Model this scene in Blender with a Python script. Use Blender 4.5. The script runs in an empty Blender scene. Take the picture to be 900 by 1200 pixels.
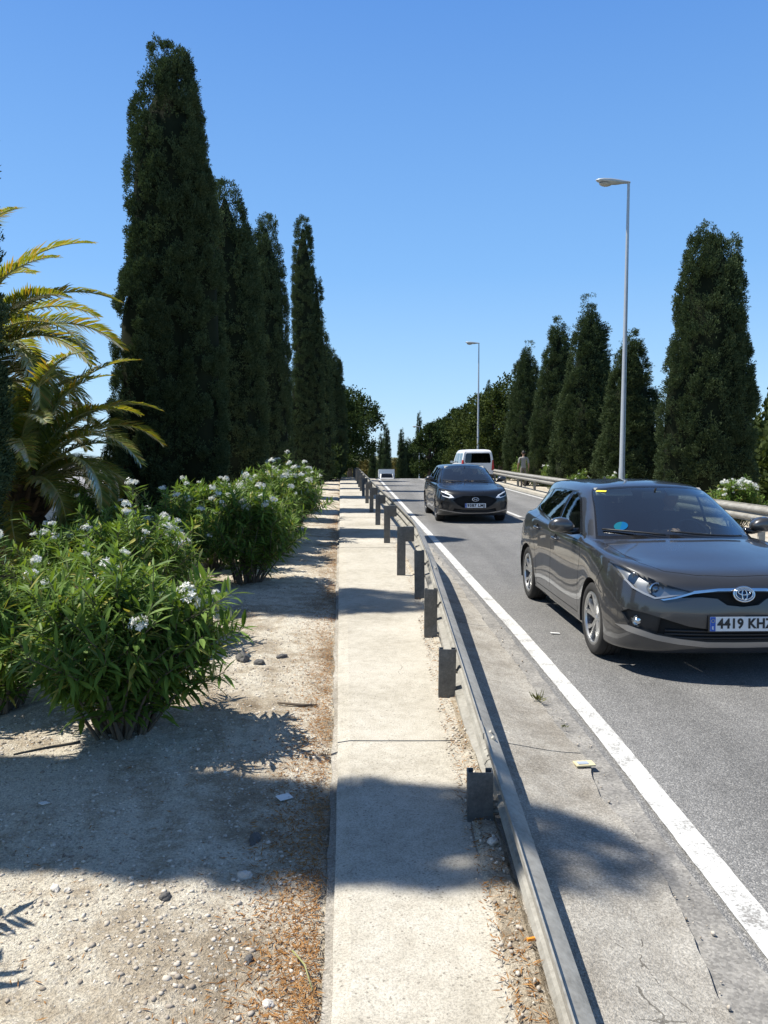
import bpy, bmesh, math, random
import numpy as np
from mathutils import Vector, Matrix, Euler, noise

scene = bpy.context.scene
COL = scene.collection
R = math.radians
random.seed(7)

# ------------------------------------------------------------------ camera, sky, sun, exposure
CAM_H = 1.75
cam_data = bpy.data.cameras.new('camera')
cam = bpy.data.objects.new('camera', cam_data)
COL.objects.link(cam)
cam.location = (0, 0, CAM_H)
cam.rotation_euler = (R(90 - 4.37), 0, 0)
cam_data.sensor_fit = 'VERTICAL'
cam_data.sensor_height = 24.0
cam_data.lens = 24.0 * 902 / 1200
cam_data.clip_start = 0.05
cam_data.clip_end = 4000
scene.camera = cam

SUN_EL = R(60)
TO_SUN = Vector((-math.cos(SUN_EL) * 0.988, math.cos(SUN_EL) * 0.155, math.sin(SUN_EL))).normalized()
world = bpy.data.worlds.new('World')
scene.world = world
world.use_nodes = True
wn = world.node_tree.nodes
wl = world.node_tree.links
sky = wn.new('ShaderNodeTexSky')
sky.sky_type = 'NISHITA'
sky.sun_disc = False
sky.sun_elevation = SUN_EL
sky.sun_rotation = math.atan2(TO_SUN.x, TO_SUN.y)
sky.altitude = 60
sky.air_density = 1.0
sky.dust_density = 0.2
sky.ozone_density = 4.0
# clear Mediterranean blue in view: the sky model, its yellow dust band near the horizon held back towards blue
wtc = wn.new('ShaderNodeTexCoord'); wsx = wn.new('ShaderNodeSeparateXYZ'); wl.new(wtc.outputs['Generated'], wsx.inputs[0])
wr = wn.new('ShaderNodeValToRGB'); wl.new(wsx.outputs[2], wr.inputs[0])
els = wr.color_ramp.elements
SKY = [(0.0, (.47, .74, .98)), (.06, (.38, .66, .97)), (.22, (.215, .49, .93)), (.5, (.098, .30, .78)), (.72, (.10, .165, .31)), (1.0, (.11, .15, .26))]  # top stops, out of view, greyed to neutralise ambient light in shadows
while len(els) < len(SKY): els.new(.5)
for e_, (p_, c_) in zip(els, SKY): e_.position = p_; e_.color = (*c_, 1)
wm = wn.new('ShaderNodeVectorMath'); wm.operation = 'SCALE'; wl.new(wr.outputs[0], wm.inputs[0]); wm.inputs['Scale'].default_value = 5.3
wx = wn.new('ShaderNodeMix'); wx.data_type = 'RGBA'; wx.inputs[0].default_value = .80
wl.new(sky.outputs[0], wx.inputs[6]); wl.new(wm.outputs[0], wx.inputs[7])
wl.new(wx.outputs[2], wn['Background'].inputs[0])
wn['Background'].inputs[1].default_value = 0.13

sun_data = bpy.data.lights.new('sun', 'SUN')
sun_data.energy = 5.0
sun_data.angle = R(0.53)
sun_data.color = (1.0, 0.955, 0.87)
sun = bpy.data.objects.new('sun', sun_data)
COL.objects.link(sun)
sun.rotation_euler = (-TO_SUN).to_track_quat('-Z', 'Y').to_euler()
sun.location = TO_SUN * 60

vs = scene.view_settings
vs.view_transform = 'Standard'
vs.look = 'None'
vs.gamma = 1.0
vs.use_curve_mapping = False
vs.exposure = 0.58
scene.cycles.max_bounces = 8
scene.cycles.transparent_max_bounces = 16

# ------------------------------------------------------------------ small helpers
def tag(o, label=None, cat=None, group=None, kind=None):
    if label: o['label'] = label
    if cat: o['category'] = cat
    if group: o['group'] = group
    if kind: o['kind'] = kind
    return o

def empty(name, loc=(0, 0, 0), rz=0.0, scale=1.0):
    o = bpy.data.objects.new(name, None)
    o.empty_display_size = 0.2
    COL.objects.link(o)
    o.location = loc
    o.rotation_euler = (0, 0, rz)
    o.scale = (scale, scale, scale) if not hasattr(scale, '__len__') else scale
    return o

def copy_tree(o, parent=None):
    c = o.copy()
    COL.objects.link(c)
    if parent is not None:
        c.parent = parent
        c.matrix_parent_inverse = o.matrix_parent_inverse
    for ch in list(o.children):
        copy_tree(ch, c)
    return c

def mesh_obj(name, V, F, mats, parent=None, smooth=False, mi=None, loc=None):
    """V: (n,3) array or list, F: list of index tuples or (m,k) array"""
    me = bpy.data.meshes.new(name)
    V = np.asarray(V, dtype=np.float32)
    if isinstance(F, np.ndarray):
        k = F.shape[1]
        me.vertices.add(len(V)); me.vertices.foreach_set('co', V.ravel())
        me.loops.add(F.size); me.loops.foreach_set('vertex_index', F.astype(np.int32).ravel())
        me.polygons.add(len(F))
        me.polygons.foreach_set('loop_start', np.arange(0, F.size, k, dtype=np.int32))
        me.polygons.foreach_set('loop_total', np.full(len(F), k, dtype=np.int32))
        me.update(calc_edges=True)
    else:
        me.from_pydata([tuple(map(float, v)) for v in V], [], [tuple(f) for f in F])
    me.validate()
    if not isinstance(mats, (list, tuple)): mats = [mats]
    for m in mats: me.materials.append(m)
    if mi is not None: me.polygons.foreach_set('material_index', np.asarray(mi, dtype=np.int32))
    if smooth: me.polygons.foreach_set('use_smooth', np.ones(len(me.polygons), dtype=bool))
    me.update()
    o = bpy.data.objects.new(name, me)
    COL.objects.link(o)
    if parent is not None: o.parent = parent
    if loc is not None: o.location = loc
    return o

class MB:
    def __init__(s): s.V = []; s.F = []; s.M = []
    def add(s, V, F, m=0):
        b = len(s.V)
        s.V += [tuple(v) for v in V]
        s.F += [tuple(i + b for i in f) for f in F]
        s.M += [m] * len(F)
        return s
    def box(s, c, size, rot=None, m=0, bev=0.0):
        hx, hy, hz = size[0] / 2, size[1] / 2, size[2] / 2
        if bev > 0:
            bm = bmesh.new()
            bmesh.ops.create_cube(bm, size=1.0)
            for v in bm.verts: v.co = Vector((v.co.x * size[0], v.co.y * size[1], v.co.z * size[2]))
            bmesh.ops.bevel(bm, geom=list(bm.edges), offset=bev, segments=2, affect='EDGES', profile=0.7)
            bm.verts.index_update()
            V = [v.co.copy() for v in bm.verts]; F = [[v.index for v in f.verts] for f in bm.faces]
            bm.free()
        else:
            V = [Vector((x, y, z)) for x in (-hx, hx) for y in (-hy, hy) for z in (-hz, hz)]
            F = [(0, 1, 3, 2), (4, 6, 7, 5), (0, 4, 5, 1), (2, 3, 7, 6), (0, 2, 6, 4), (1, 5, 7, 3)]
        if rot is not None:
            q = rot if isinstance(rot, Matrix) else Euler(rot).to_matrix()
            V = [q @ v for v in V]
        c = Vector(c)
        return s.add([v + c for v in V], F, m)
    def tube(s, path, radii, seg=8, m=0, cap=True):
        path = [Vector(p) for p in path]
        if not hasattr(radii, '__len__'): radii = [radii] * len(path)
        V = []; F = []
        prev = None
        for i, p in enumerate(path):
            t = (path[min(i + 1, len(path) - 1)] - path[max(i - 1, 0)])
            t = t.normalized() if t.length > 1e-9 else Vector((0, 0, 1))
            if prev is None:
                a = t.orthogonal().normalized()
            else:
                a = (prev - t * prev.dot(t)); a = a.normalized() if a.length > 1e-6 else t.orthogonal().normalized()
            prev = a
            b = t.cross(a)
            for k in range(seg):
                an = 2 * math.pi * k / seg
                V.append(p + (a * math.cos(an) + b * math.sin(an)) * radii[i])
        for i in range(len(path) - 1):
            for k in range(seg):
                k2 = (k + 1) % seg
                F.append((i * seg + k, i * seg + k2, (i + 1) * seg + k2, (i + 1) * seg + k))
        if cap:
            F.append(tuple(range(seg - 1, -1, -1))); n = (len(path) - 1) * seg
            F.append(tuple(n + k for k in range(seg)))
        return s.add(V, F, m)
    def lathe(s, prof, seg=24, axis='Z', c=(0, 0, 0), m=0, closed=False):
        """prof: list of (r, h)"""
        V = []; F = []
        for (r, h) in prof:
            for k in range(seg):
                a = 2 * math.pi * k / seg
                x, y = r * math.cos(a), r * math.sin(a)
                V.append((x, y, h) if axis == 'Z' else ((h, x, y) if axis == 'X' else (x, h, y)))
        n = len(prof)
        for i in range(n - 1 + (1 if closed else 0)):
            j = (i + 1) % n
            for k in range(seg):
                k2 = (k + 1) % seg
                F.append((i * seg + k, i * seg + k2, j * seg + k2, j * seg + k))
        c = Vector(c)
        return s.add([Vector(v) + c for v in V], F, m)
    def prism(s, poly, h0, h1, axis='Z', m=0):
        """poly in 2D, extruded between h0 and h1 along axis"""
        def P(p, h):
            return (p[0], p[1], h) if axis == 'Z' else ((h, p[0], p[1]) if axis == 'X' else (p[0], h, p[1]))
        n = len(poly)
        V = [P(p, h0) for p in poly] + [P(p, h1) for p in poly]
        F = [tuple(range(n - 1, -1, -1)), tuple(range(n, 2 * n))]
        F += [(i, (i + 1) % n, n + (i + 1) % n, n + i) for i in range(n)]
        return s.add(V, F, m)
    def build(s, name, mats, parent=None, smooth=False, fix=True, angle=None):
        o = mesh_obj(name, s.V, s.F, mats, parent, smooth, s.M)
        if fix:
            bm = bmesh.new(); bm.from_mesh(o.data)
            bmesh.ops.recalc_face_normals(bm, faces=list(bm.faces))
            bm.to_mesh(o.data); bm.free()
        if angle is not None:
            o.data.polygons.foreach_set('use_smooth', np.ones(len(o.data.polygons), dtype=bool))
            o.data.set_sharp_from_angle(angle=R(angle))
        return o

# ------------------------------------------------------------------ materials
def new_mat(name):
    m = bpy.data.materials.new(name)
    m.use_nodes = True
    nt = m.node_tree
    return m, nt, nt.nodes['Principled BSDF']

def N(nt, t, **kw):
    n = nt.nodes.new(t)
    for k, v in kw.items():
        if k in n.inputs: n.inputs[k].default_value = v
        else: setattr(n, k, v)
    return n

def ramp(nt, src, stops):
    n = nt.nodes.new('ShaderNodeValToRGB')
    e = n.color_ramp.elements
    while len(e) < len(stops): e.new(0.5)
    for i, (p, c) in enumerate(stops):
        e[i].position = p
        e[i].color = (c[0], c[1], c[2], 1) if hasattr(c, '__len__') else (c, c, c, 1)
    nt.links.new(src, n.inputs[0])
    return n.outputs[0]

def mixc(nt, fac, a, b, mode='MIX'):
    n = nt.nodes.new('ShaderNodeMix'); n.data_type = 'RGBA'; n.blend_type = mode
    for i, v in ((0, fac), (6, a), (7, b)):
        if hasattr(v, 'is_output'): nt.links.new(v, n.inputs[i])
        elif i == 0: n.inputs[0].default_value = v
        elif hasattr(v, '__len__'): n.inputs[i].default_value = (v[0], v[1], v[2], 1)
        else: n.inputs[i].default_value = (v, v, v, 1)
    return n.outputs[2]

def math_(nt, op, a, b=None, clamp=False):
    n = nt.nodes.new('ShaderNodeMath'); n.operation = op; n.use_clamp = clamp
    for i, v in enumerate((a, b)):
        if v is None: continue
        if hasattr(v, 'is_output'): nt.links.new(v, n.inputs[i])
        else: n.inputs[i].default_value = v
    return n.outputs[0]

def coords(nt, which='Object'):
    return nt.nodes.new('ShaderNodeTexCoord').outputs[which]

def noise_t(nt, vec, scale, detail=4, rough=0.55, dist=0.0):
    n = N(nt, 'ShaderNodeTexNoise', Scale=scale, Detail=detail, Roughness=rough, Distortion=dist)
    nt.links.new(vec, n.inputs['Vector'])
    return n.outputs['Fac']

def voro(nt, vec, scale, feature='F1', out='Distance', rnd=1.0):
    n = N(nt, 'ShaderNodeTexVoronoi', feature=feature, Scale=scale)
    n.inputs['Randomness'].default_value = rnd
    nt.links.new(vec, n.inputs['Vector'])
    return n.outputs[out]

def warp(nt, p, scale, amt):
    n = N(nt, 'ShaderNodeTexNoise', Scale=scale, Detail=5.0)
    nt.links.new(p, n.inputs['Vector'])
    return mixc(nt, amt, p, n.outputs['Color'], 'ADD')

def bump(nt, bsdf, h, strength=0.3, dist=0.01):
    b = N(nt, 'ShaderNodeBump', Strength=strength, Distance=dist)
    nt.links.new(h, b.inputs['Height'])
    nt.links.new(b.outputs[0], bsdf.inputs['Normal'])

def plain(name, col, rough=0.5, metal=0.0, var=0.12, scale=8.0, coat=0.0, spec=0.5):
    m, nt, b = new_mat(name)
    n = noise_t(nt, coords(nt), scale, 5)
    c = mixc(nt, n, [x * (1 - var) for x in col], [min(1, x * (1 + var)) for x in col])
    nt.links.new(c, b.inputs['Base Color'])
    b.inputs['Roughness'].default_value = rough
    b.inputs['Metallic'].default_value = metal
    b.inputs['Coat Weight'].default_value = coat
    b.inputs['Coat Roughness'].default_value = 0.03
    b.inputs['Specular IOR Level'].default_value = spec
    return m

def foliage(name, c_dark, c_light, trans=0.25, gloss=0.35, tcol=None, clump=1.2, tip=None, shine=0.0):
    """leaf material: diffuse + translucent + sheen of gloss, hue varies by leaf and by clump"""
    m, nt, b = new_mat(name)
    nt.nodes.remove(b)
    out = [n for n in nt.nodes if n.type == 'OUTPUT_MATERIAL'][0]
    geo = nt.nodes.new('ShaderNodeNewGeometry')
    rnd = geo.outputs['Random Per Island']
    ns = noise_t(nt, coords(nt), clump, 3); n2 = noise_t(nt, coords(nt), clump * 4.5, 2)
    f = math_(nt, 'ADD', math_(nt, 'MULTIPLY', rnd, 0.45), math_(nt, 'ADD', math_(nt, 'MULTIPLY', ns, 0.4), math_(nt, 'MULTIPLY', n2, .35)), True)
    c = ramp(nt, f, [(0.28, c_dark), (0.85, c_light)])
    if tip is not None:
        c = mixc(nt, math_(nt, 'GREATER_THAN', rnd, tip[0]), c, tip[1])
    d = nt.nodes.new('ShaderNodeBsdfDiffuse'); nt.links.new(c, d.inputs[0])
    t = nt.nodes.new('ShaderNodeBsdfTranslucent')
    tc = mixc(nt, 1.0, c, tcol or (1.5, 1.5, 0.5), 'MULTIPLY'); nt.links.new(tc, t.inputs[0])
    g = N(nt, 'ShaderNodeBsdfGlossy', Roughness=gloss)
    g.inputs[0].default_value = (0.9, 0.95, 0.9, 1)
    m1 = N(nt, 'ShaderNodeMixShader', Fac=trans)
    nt.links.new(d.outputs[0], m1.inputs[1]); nt.links.new(t.outputs[0], m1.inputs[2])
    fr = N(nt, 'ShaderNodeFresnel', IOR=1.35)
    m2 = nt.nodes.new('ShaderNodeMixShader')
    nt.links.new(math_(nt, 'MULTIPLY', fr.outputs[0], shine), m2.inputs[0])
    nt.links.new(m1.outputs[0], m2.inputs[1]); nt.links.new(g.outputs[0], m2.inputs[2])
    nt.links.new(m2.outputs[0], out.inputs[0])
    return m

def glass(name, tint=(0.6, 0.66, 0.66), spec=1.0, minrefl=0.04):
    m, nt, b = new_mat(name)
    nt.nodes.remove(b)
    out = [n for n in nt.nodes if n.type == 'OUTPUT_MATERIAL'][0]
    tr = nt.nodes.new('ShaderNodeBsdfTransparent')
    ns = noise_t(nt, coords(nt), 3.0, 2)
    c = mixc(nt, ns, [x * 0.93 for x in tint], [min(1, x * 1.05) for x in tint])
    nt.links.new(c, tr.inputs[0])
    g = N(nt, 'ShaderNodeBsdfGlossy', Roughness=0.02)
    g.inputs[0].default_value = (1, 1, 1, 1)
    lw = N(nt, 'ShaderNodeLayerWeight', Blend=0.5)
    # schlick-like curve from the facing value, the same from both sides of the pane
    f5 = math_(nt, 'POWER', lw.outputs['Facing'], 4.0)
    f = math_(nt, 'ADD', math_(nt, 'MULTIPLY', f5, 0.9 * spec), minrefl, True)
    mx = nt.nodes.new('ShaderNodeMixShader')
    nt.links.new(f, mx.inputs[0]); nt.links.new(tr.outputs[0], mx.inputs[1]); nt.links.new(g.outputs[0], mx.inputs[2])
    nt.links.new(mx.outputs[0], out.inputs[0])
    return m

M = {}
def make_materials():
    # --- dusty ground
    m, nt, b = new_mat('dry_dirt'); p = coords(nt)
    big = noise_t(nt, p, 0.9, 5, 0.6); mid = noise_t(nt, p, 7, 6, 0.65); fine = noise_t(nt, p, 90, 4, 0.7)
    c = ramp(nt, math_(nt, 'ADD', math_(nt, 'MULTIPLY', big, .6), math_(nt, 'MULTIPLY', mid, .45)),
             [(0.38, (.30, .235, .16)), (0.49, (.58, .49, .365)), (0.58, (.84, .765, .62))])
    grit = noise_t(nt, p, 260, 3, .75)
    c = mixc(nt, 0.75, c, ramp(nt, fine, [(.30, .30), (.55, .9), (.72, 1.15)]), 'MULTIPLY')
    c = mixc(nt, 0.6, c, ramp(nt, grit, [(.32, .35), (.56, 1.0), (.70, 1.35)]), 'MULTIPLY')
    v1 = voro(nt, p, 55, 'F1', 'Distance'); vc = voro(nt, p, 55, 'F1', 'Color')
    sep = nt.nodes.new('ShaderNodeSeparateColor'); nt.links.new(vc, sep.inputs[0])
    peb = math_(nt, 'MULTIPLY', math_(nt, 'LESS_THAN', v1, .38), math_(nt, 'GREATER_THAN', sep.outputs[0], .55))
    c = mixc(nt, math_(nt, 'MULTIPLY', peb, .75), c, ramp(nt, sep.outputs[1], [(0, (.26, .22, .17)), (1, (.72, .67, .58))]))
    sx = nt.nodes.new('ShaderNodeSeparateXYZ'); nt.links.new(p, sx.inputs[0])
    far = math_(nt, 'MAXIMUM', math_(nt, 'MULTIPLY', math_(nt, 'SUBTRACT', sx.outputs[0], 8.5), .3), math_(nt, 'MAXIMUM', math_(nt, 'MULTIPLY', math_(nt, 'SUBTRACT', -8.0, sx.outputs[0]), .3), math_(nt, 'MULTIPLY', math_(nt, 'SUBTRACT', sx.outputs[1], 60.0), .05)))
    scrub = math_(nt, 'MULTIPLY', far, ramp(nt, big, [(.30, .2), (.48, 1)]), True)
    c = mixc(nt, math_(nt, 'MULTIPLY', scrub, .92), c, ramp(nt, mid, [(.35, (.035, .05, .018)), (.65, (.11, .115, .05))]))
    nt.links.new(c, b.inputs['Base Color']); b.inputs['Roughness'].default_value = .95
    b.inputs['Specular IOR Level'].default_value = .2
    h = math_(nt, 'ADD', math_(nt, 'MULTIPLY', mid, .6), math_(nt, 'ADD', math_(nt, 'MULTIPLY', fine, .6), math_(nt, 'MULTIPLY', peb, .35)))
    bump(nt, b, h, 1.0, 0.03); M['dirt'] = m
    # --- sidewalk concrete
    m, nt, b = new_mat('rough_concrete'); p = coords(nt)
    big = noise_t(nt, p, 1.1, 5, .6); mid = noise_t(nt, p, 14, 5, .65); fine = noise_t(nt, p, 130, 3, .7)
    c = ramp(nt, math_(nt, 'ADD', math_(nt, 'MULTIPLY', big, .55), math_(nt, 'MULTIPLY', mid, .45)),
             [(.33, (.37, .335, .27)), (.52, (.53, .49, .41)), (.7, (.63, .595, .515))])
    c = mixc(nt, 0.65, c, ramp(nt, fine, [(.30, .35), (.52, .95), (.7, 1.1)]), 'MULTIPLY')
    c = mixc(nt, 0.4, c, ramp(nt, noise_t(nt, p, 320, 2, .7), [(.3, .4), (.6, 1.1)]), 'MULTIPLY')
    pit = voro(nt, p, 42); pitn = noise_t(nt, p, 9, 4)
    pm = math_(nt, 'MULTIPLY', math_(nt, 'LESS_THAN', pit, .2), math_(nt, 'GREATER_THAN', pitn, .52))
    c = mixc(nt, math_(nt, 'MULTIPLY', pm, .6), c, (.16, .14, .115))
    cr = voro(nt, warp(nt, p, 5.0, .10), 1.3, 'DISTANCE_TO_EDGE')
    crm = math_(nt, 'MULTIPLY', math_(nt, 'LESS_THAN', cr, .004), math_(nt, 'GREATER_THAN', big, .6))
    c = mixc(nt, math_(nt, 'MULTIPLY', crm, .5), c, (.13, .115, .095))
    nt.links.new(c, b.inputs['Base Color']); b.inputs['Roughness'].default_value = .92
    b.inputs['Specular IOR Level'].default_value = .25
    h = math_(nt, 'SUBTRACT', math_(nt, 'ADD', math_(nt, 'MULTIPLY', fine, .5), mid), math_(nt, 'MULTIPLY', pm, .8))
    bump(nt, b, h, .7, .008); M['concrete'] = m
    # --- gutter concrete, greyer and stained
    m, nt, b = new_mat('stained_concrete'); p = coords(nt)
    big = noise_t(nt, p, 1.6, 6, .65); mid = noise_t(nt, p, 10, 5, .65); fine = noise_t(nt, p, 110, 3, .75)
    c = ramp(nt, math_(nt, 'ADD', math_(nt, 'MULTIPLY', big, .65), math_(nt, 'MULTIPLY', mid, .35)),
             [(.36, (.29, .262, .22)), (.5, (.41, .38, .33)), (.64, (.53, .50, .44))])
    c = mixc(nt, 0.6, c, ramp(nt, fine, [(.33, .35), (.6, 1.1)]), 'MULTIPLY')
    c = mixc(nt, 0.4, c, ramp(nt, noise_t(nt, p, 300, 2, .7), [(.3, .4), (.6, 1.15)]), 'MULTIPLY')
    va = voro(nt, p, 120, 'F1', 'Color'); sa = nt.nodes.new('ShaderNodeSeparateColor'); nt.links.new(va, sa.inputs[0])
    c = mixc(nt, .40, c, ramp(nt, sa.outputs[0], [(.1, .55), (.6, 1.0), (.95, 1.4)]), 'MULTIPLY')
    cr = voro(nt, warp(nt, p, 3.0, .35), 1.7, 'DISTANCE_TO_EDGE')
    crm = math_(nt, 'MULTIPLY', math_(nt, 'LESS_THAN', cr, .005), math_(nt, 'GREATER_THAN', big, .56))
    c = mixc(nt, math_(nt, 'MULTIPLY', crm, .7), c, (.09, .08, .065))
    nt.links.new(c, b.inputs['Base Color']); b.inputs['Roughness'].default_value = .93
    b.inputs['Specular IOR Level'].default_value = .2
    bump(nt, b, math_(nt, 'SUBTRACT', math_(nt, 'ADD', fine, mid), crm), .8, .01); M['gutter'] = m
    # --- asphalt
    m, nt, b = new_mat('asphalt'); p = coords(nt)
    vc = voro(nt, p, 135, 'F1', 'Color'); vd = voro(nt, p, 135, 'F1', 'Distance')
    sep = nt.nodes.new('ShaderNodeSeparateColor'); nt.links.new(vc, sep.inputs[0])
    st = ramp(nt, sep.outputs[0], [(0.05, (.05, .05, .05)), (.5, (.17, .166, .16)), (.85, (.32, .31, .295)), (1, (.52, .51, .48))])
    big = noise_t(nt, p, .45, 4, .55); mid = noise_t(nt, p, 5, 5, .6)
    c = mixc(nt, .52, st, (.235, .231, .223))
    c = mixc(nt, 1.0, c, ramp(nt, math_(nt, 'ADD', math_(nt, 'MULTIPLY', big, .6), math_(nt, 'MULTIPLY', mid, .4)), [(.35, .80), (.65, 1.12)]), 'MULTIPLY')
    mp = nt.nodes.new('ShaderNodeMapping'); nt.links.new(p, mp.inputs['Vector']); mp.inputs['Scale'].default_value = (1.1, .05, 1)
    trk = noise_t(nt, mp.outputs[0], 1.0, 3, .5); oil = noise_t(nt, p, 1.3, 6, .7)
    c = mixc(nt, 1.0, c, ramp(nt, trk, [(.36, .74), (.60, 1.06)]), 'MULTIPLY')
    c = mixc(nt, math_(nt, 'MULTIPLY', ramp(nt, oil, [(.62, 0), (.74, 1)]), .35), c, (.06, .06, .06))
    nt.links.new(c, b.inputs['Base Color']); b.inputs['Roughness'].default_value = .8
    b.inputs['Specular IOR Level'].default_value = .35
    bump(nt, b, math_(nt, 'SUBTRACT', sep.outputs[1], vd), .8, .006); M['asphalt'] = m
    # --- dusty road edge
    m, nt, b = new_mat('dusty_asphalt'); p = coords(nt)
    vc = voro(nt, p, 95, 'F1', 'Color')
    sep = nt.nodes.new('ShaderNodeSeparateColor'); nt.links.new(vc, sep.inputs[0])
    mid = noise_t(nt, p, 4, 6, .65); fine = noise_t(nt, p, 60, 4, .7)
    c = ramp(nt, math_(nt, 'ADD', math_(nt, 'MULTIPLY', mid, .7), math_(nt, 'MULTIPLY', fine, .3)),
             [(.36, (.19, .18, .165)), (.52, (.29, .275, .25)), (.68, (.42, .395, .35))])
    c = mixc(nt, .5, c, ramp(nt, sep.outputs[0], [(0, .25), (1, 1.2)]), 'MULTIPLY')
    nt.links.new(c, b.inputs['Base Color']); b.inputs['Roughness'].default_value = .9
    bump(nt, b, math_(nt, 'ADD', sep.outputs[1], fine), .7, .007); M['dusty'] = m
    # --- road paint
    m, nt, b = new_mat('worn_road_paint'); p = coords(nt)
    fine = noise_t(nt, p, 70, 5, .75); mid = noise_t(nt, p, 6, 5, .6)
    w = ramp(nt, math_(nt, 'ADD', math_(nt, 'MULTIPLY', fine, .6), math_(nt, 'MULTIPLY', mid, .4)), [(.40, 0), (.48, 1)])
    c = mixc(nt, w, (.23, .22, .205), mixc(nt, mid, (.44, .435, .41), (.66, .655, .63)))
    nt.links.new(c, b.inputs['Base Color']); b.inputs['Roughness'].default_value = .7
    bump(nt, b, fine, .5, .004); M['paint'] = m
    # --- galvanised steel, weathered
    m, nt, b = new_mat('galvanised_steel'); p = coords(nt)
    n1 = noise_t(nt, p, 5, 6, .65); n2 = noise_t(nt, p, 45, 4, .6)
    c = ramp(nt, math_(nt, 'ADD', math_(nt, 'MULTIPLY', n1, .6), math_(nt, 'MULTIPLY', n2, .4)),
             [(.34, (.20, .188, .16)), (.5, (.31, .295, .258)), (.68, (.41, .395, .35))])
    nt.links.new(c, b.inputs['Base Color']); b.inputs['Metallic'].default_value = .12
    b.inputs['Roughness'].default_value = .55; bump(nt, b, n2, .15, .003); M['galv'] = m
    m, nt, b = new_mat('dark_weathered_steel'); p = coords(nt)
    n1 = noise_t(nt, p, 12, 6, .7); n2 = noise_t(nt, p, 70, 3, .6)
    c = ramp(nt, math_(nt, 'ADD', math_(nt, 'MULTIPLY', n1, .65), math_(nt, 'MULTIPLY', n2, .35)),
             [(.33, (.075, .075, .075)), (.5, (.125, .125, .12)), (.7, (.22, .215, .20))])
    nt.links.new(c, b.inputs['Base Color']); b.inputs['Metallic'].default_value = .3
    b.inputs['Roughness'].default_value = .6; bump(nt, b, n2, .2, .003); M['post'] = m
    M['lamp'] = plain('grey_lamp_paint', (.42, .44, .45), .45, .4)
    M['lamp_bowl'] = plain('cloudy_lamp_bowl', (.38, .36, .31), .25, 0)
    # --- plants
    M['cypress'] = foliage('cypress_leaf', (.011, .023, .011), (.118, .156, .080), .08, .5, (1.2, 1.3, .6), 1.6)
    M['cypress_right'] = foliage('cypress_leaf_greyer', (.014, .027, .013), (.118, .152, .076), .10, .5, (1.2, 1.3, .6), 1.6)
    M['cypress_core'] = plain('cypress_shade_core', (.014, .018, .009), .95, 0, .3, 6, spec=.1)  # solid filler core, shade between the leaves put into its near-black colour
    M['oleander'] = foliage('oleander_leaf', (.042, .090, .018), (.18, .275, .06), .32, .42, (1.6, 1.5, .4), 3.0, shine=.25, tip=(.955, (.34, .32, .09)))
    M['oleander_light'] = foliage('oleander_leaf_young', (.09, .15, .035), (.18, .26, .07), .32, .4, (1.5, 1.5, .5), 3.0, shine=.4)
    M['petal'] = foliage('white_petal', (.70, .70, .66), (.86, .86, .82), .25, .6, (1, 1, .95), 5.0)
    M['stem'] = plain('oleander_stem', (.13, .105, .075), .85, 0, .3, 14)
    M['palm'] = foliage('palm_leaflet', (.065, .100, .024), (.255, .275, .065), .42, .4, (1.7, 1.5, .35), 1.4, tip=(.88, (.26, .19, .05)), shine=.35)
    M['rachis'] = plain('palm_rachis', (.30, .29, .11), .6, 0, .2, 10)
    M['palm_trunk'] = plain('palm_trunk_fibre', (.085, .06, .04), .95, 0, .45, 18)
    M['bark'] = plain('grey_brown_bark', (.10, .078, .058), .95, 0, .35, 14)
    M['tree_dark'] = foliage('evergreen_leaf_dark', (.018, .034, .013), (.066, .092, .036), .15, .5, (1.3, 1.3, .5), .8)
    M['tree_olive'] = foliage('evergreen_leaf_olive', (.030, .046, .015), (.080, .102, .038), .2, .5, (1.3, 1.3, .5), .6)
    M['tree_brown'] = foliage('tree_leaf_brownish', (.06, .055, .022), (.17, .145, .06), .2, .5, (1.3, 1.2, .5), .6)
    M['weed'] = foliage('dry_weed_leaf', (.07, .09, .03), (.22, .21, .09), .25, .5)
    M['needle'] = foliage('dry_needle', (.17, .075, .026), (.42, .235, .095), .15, .6, (1.2, 1, .7), 6)
    M['pebble'] = foliage('pebble_stone', (.22, .18, .14), (.68, .62, .53), 0.0, .7, (1, 1, 1), 9)
    M['stone_dark'] = plain('dark_stone', (.10, .095, .09), .85, 0, .35, 30)
    M['stone_white'] = plain('pale_stone', (.56, .52, .46), .9, 0, .2, 25)
    M['paper'] = plain('white_card', (.72, .72, .70), .6, 0, .05)
    M['yellow_card'] = plain('yellow_card', (.62, .54, .33), .6, 0, .1)
    M['blue_card'] = plain('grey_blue_card', (.35, .40, .46), .6, 0, .1)
    M['pale_paving'] = plain('pale_paving', (.48, .48, .47), .9, 0, .1, 2)
    M['house_wall'] = plain('grey_house_wall', (.40, .39, .38), .9, 0, .1, 3)
    M['house_pale'] = plain('cream_house_wall', (.60, .54, .44), .9, 0, .08, 3)
    M['house_roof'] = plain('grey_roof', (.24, .24, .25), .85, 0, .15, 6)
    # --- vehicles
    def car_paint(name, col, metal, rough, flake):
        m, nt, b = new_mat(name); p = coords(nt)
        f = noise_t(nt, p, 900, 2, .6); dirt = noise_t(nt, p, 2.2, 6, .65)
        c = mixc(nt, f, [x * (1 - flake) for x in col], [min(1, x * (1 + flake)) for x in col])
        sx = nt.nodes.new('ShaderNodeSeparateXYZ'); nt.links.new(p, sx.inputs[0])
        low = math_(nt, 'MULTIPLY', math_(nt, 'SUBTRACT', .75, sx.outputs[2], True), dirt, True)
        c = mixc(nt, math_(nt, 'MULTIPLY', low, .3), c, (.20, .185, .16))
        nt.links.new(c, b.inputs['Base Color'])
        b.inputs['Metallic'].default_value = metal
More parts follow.
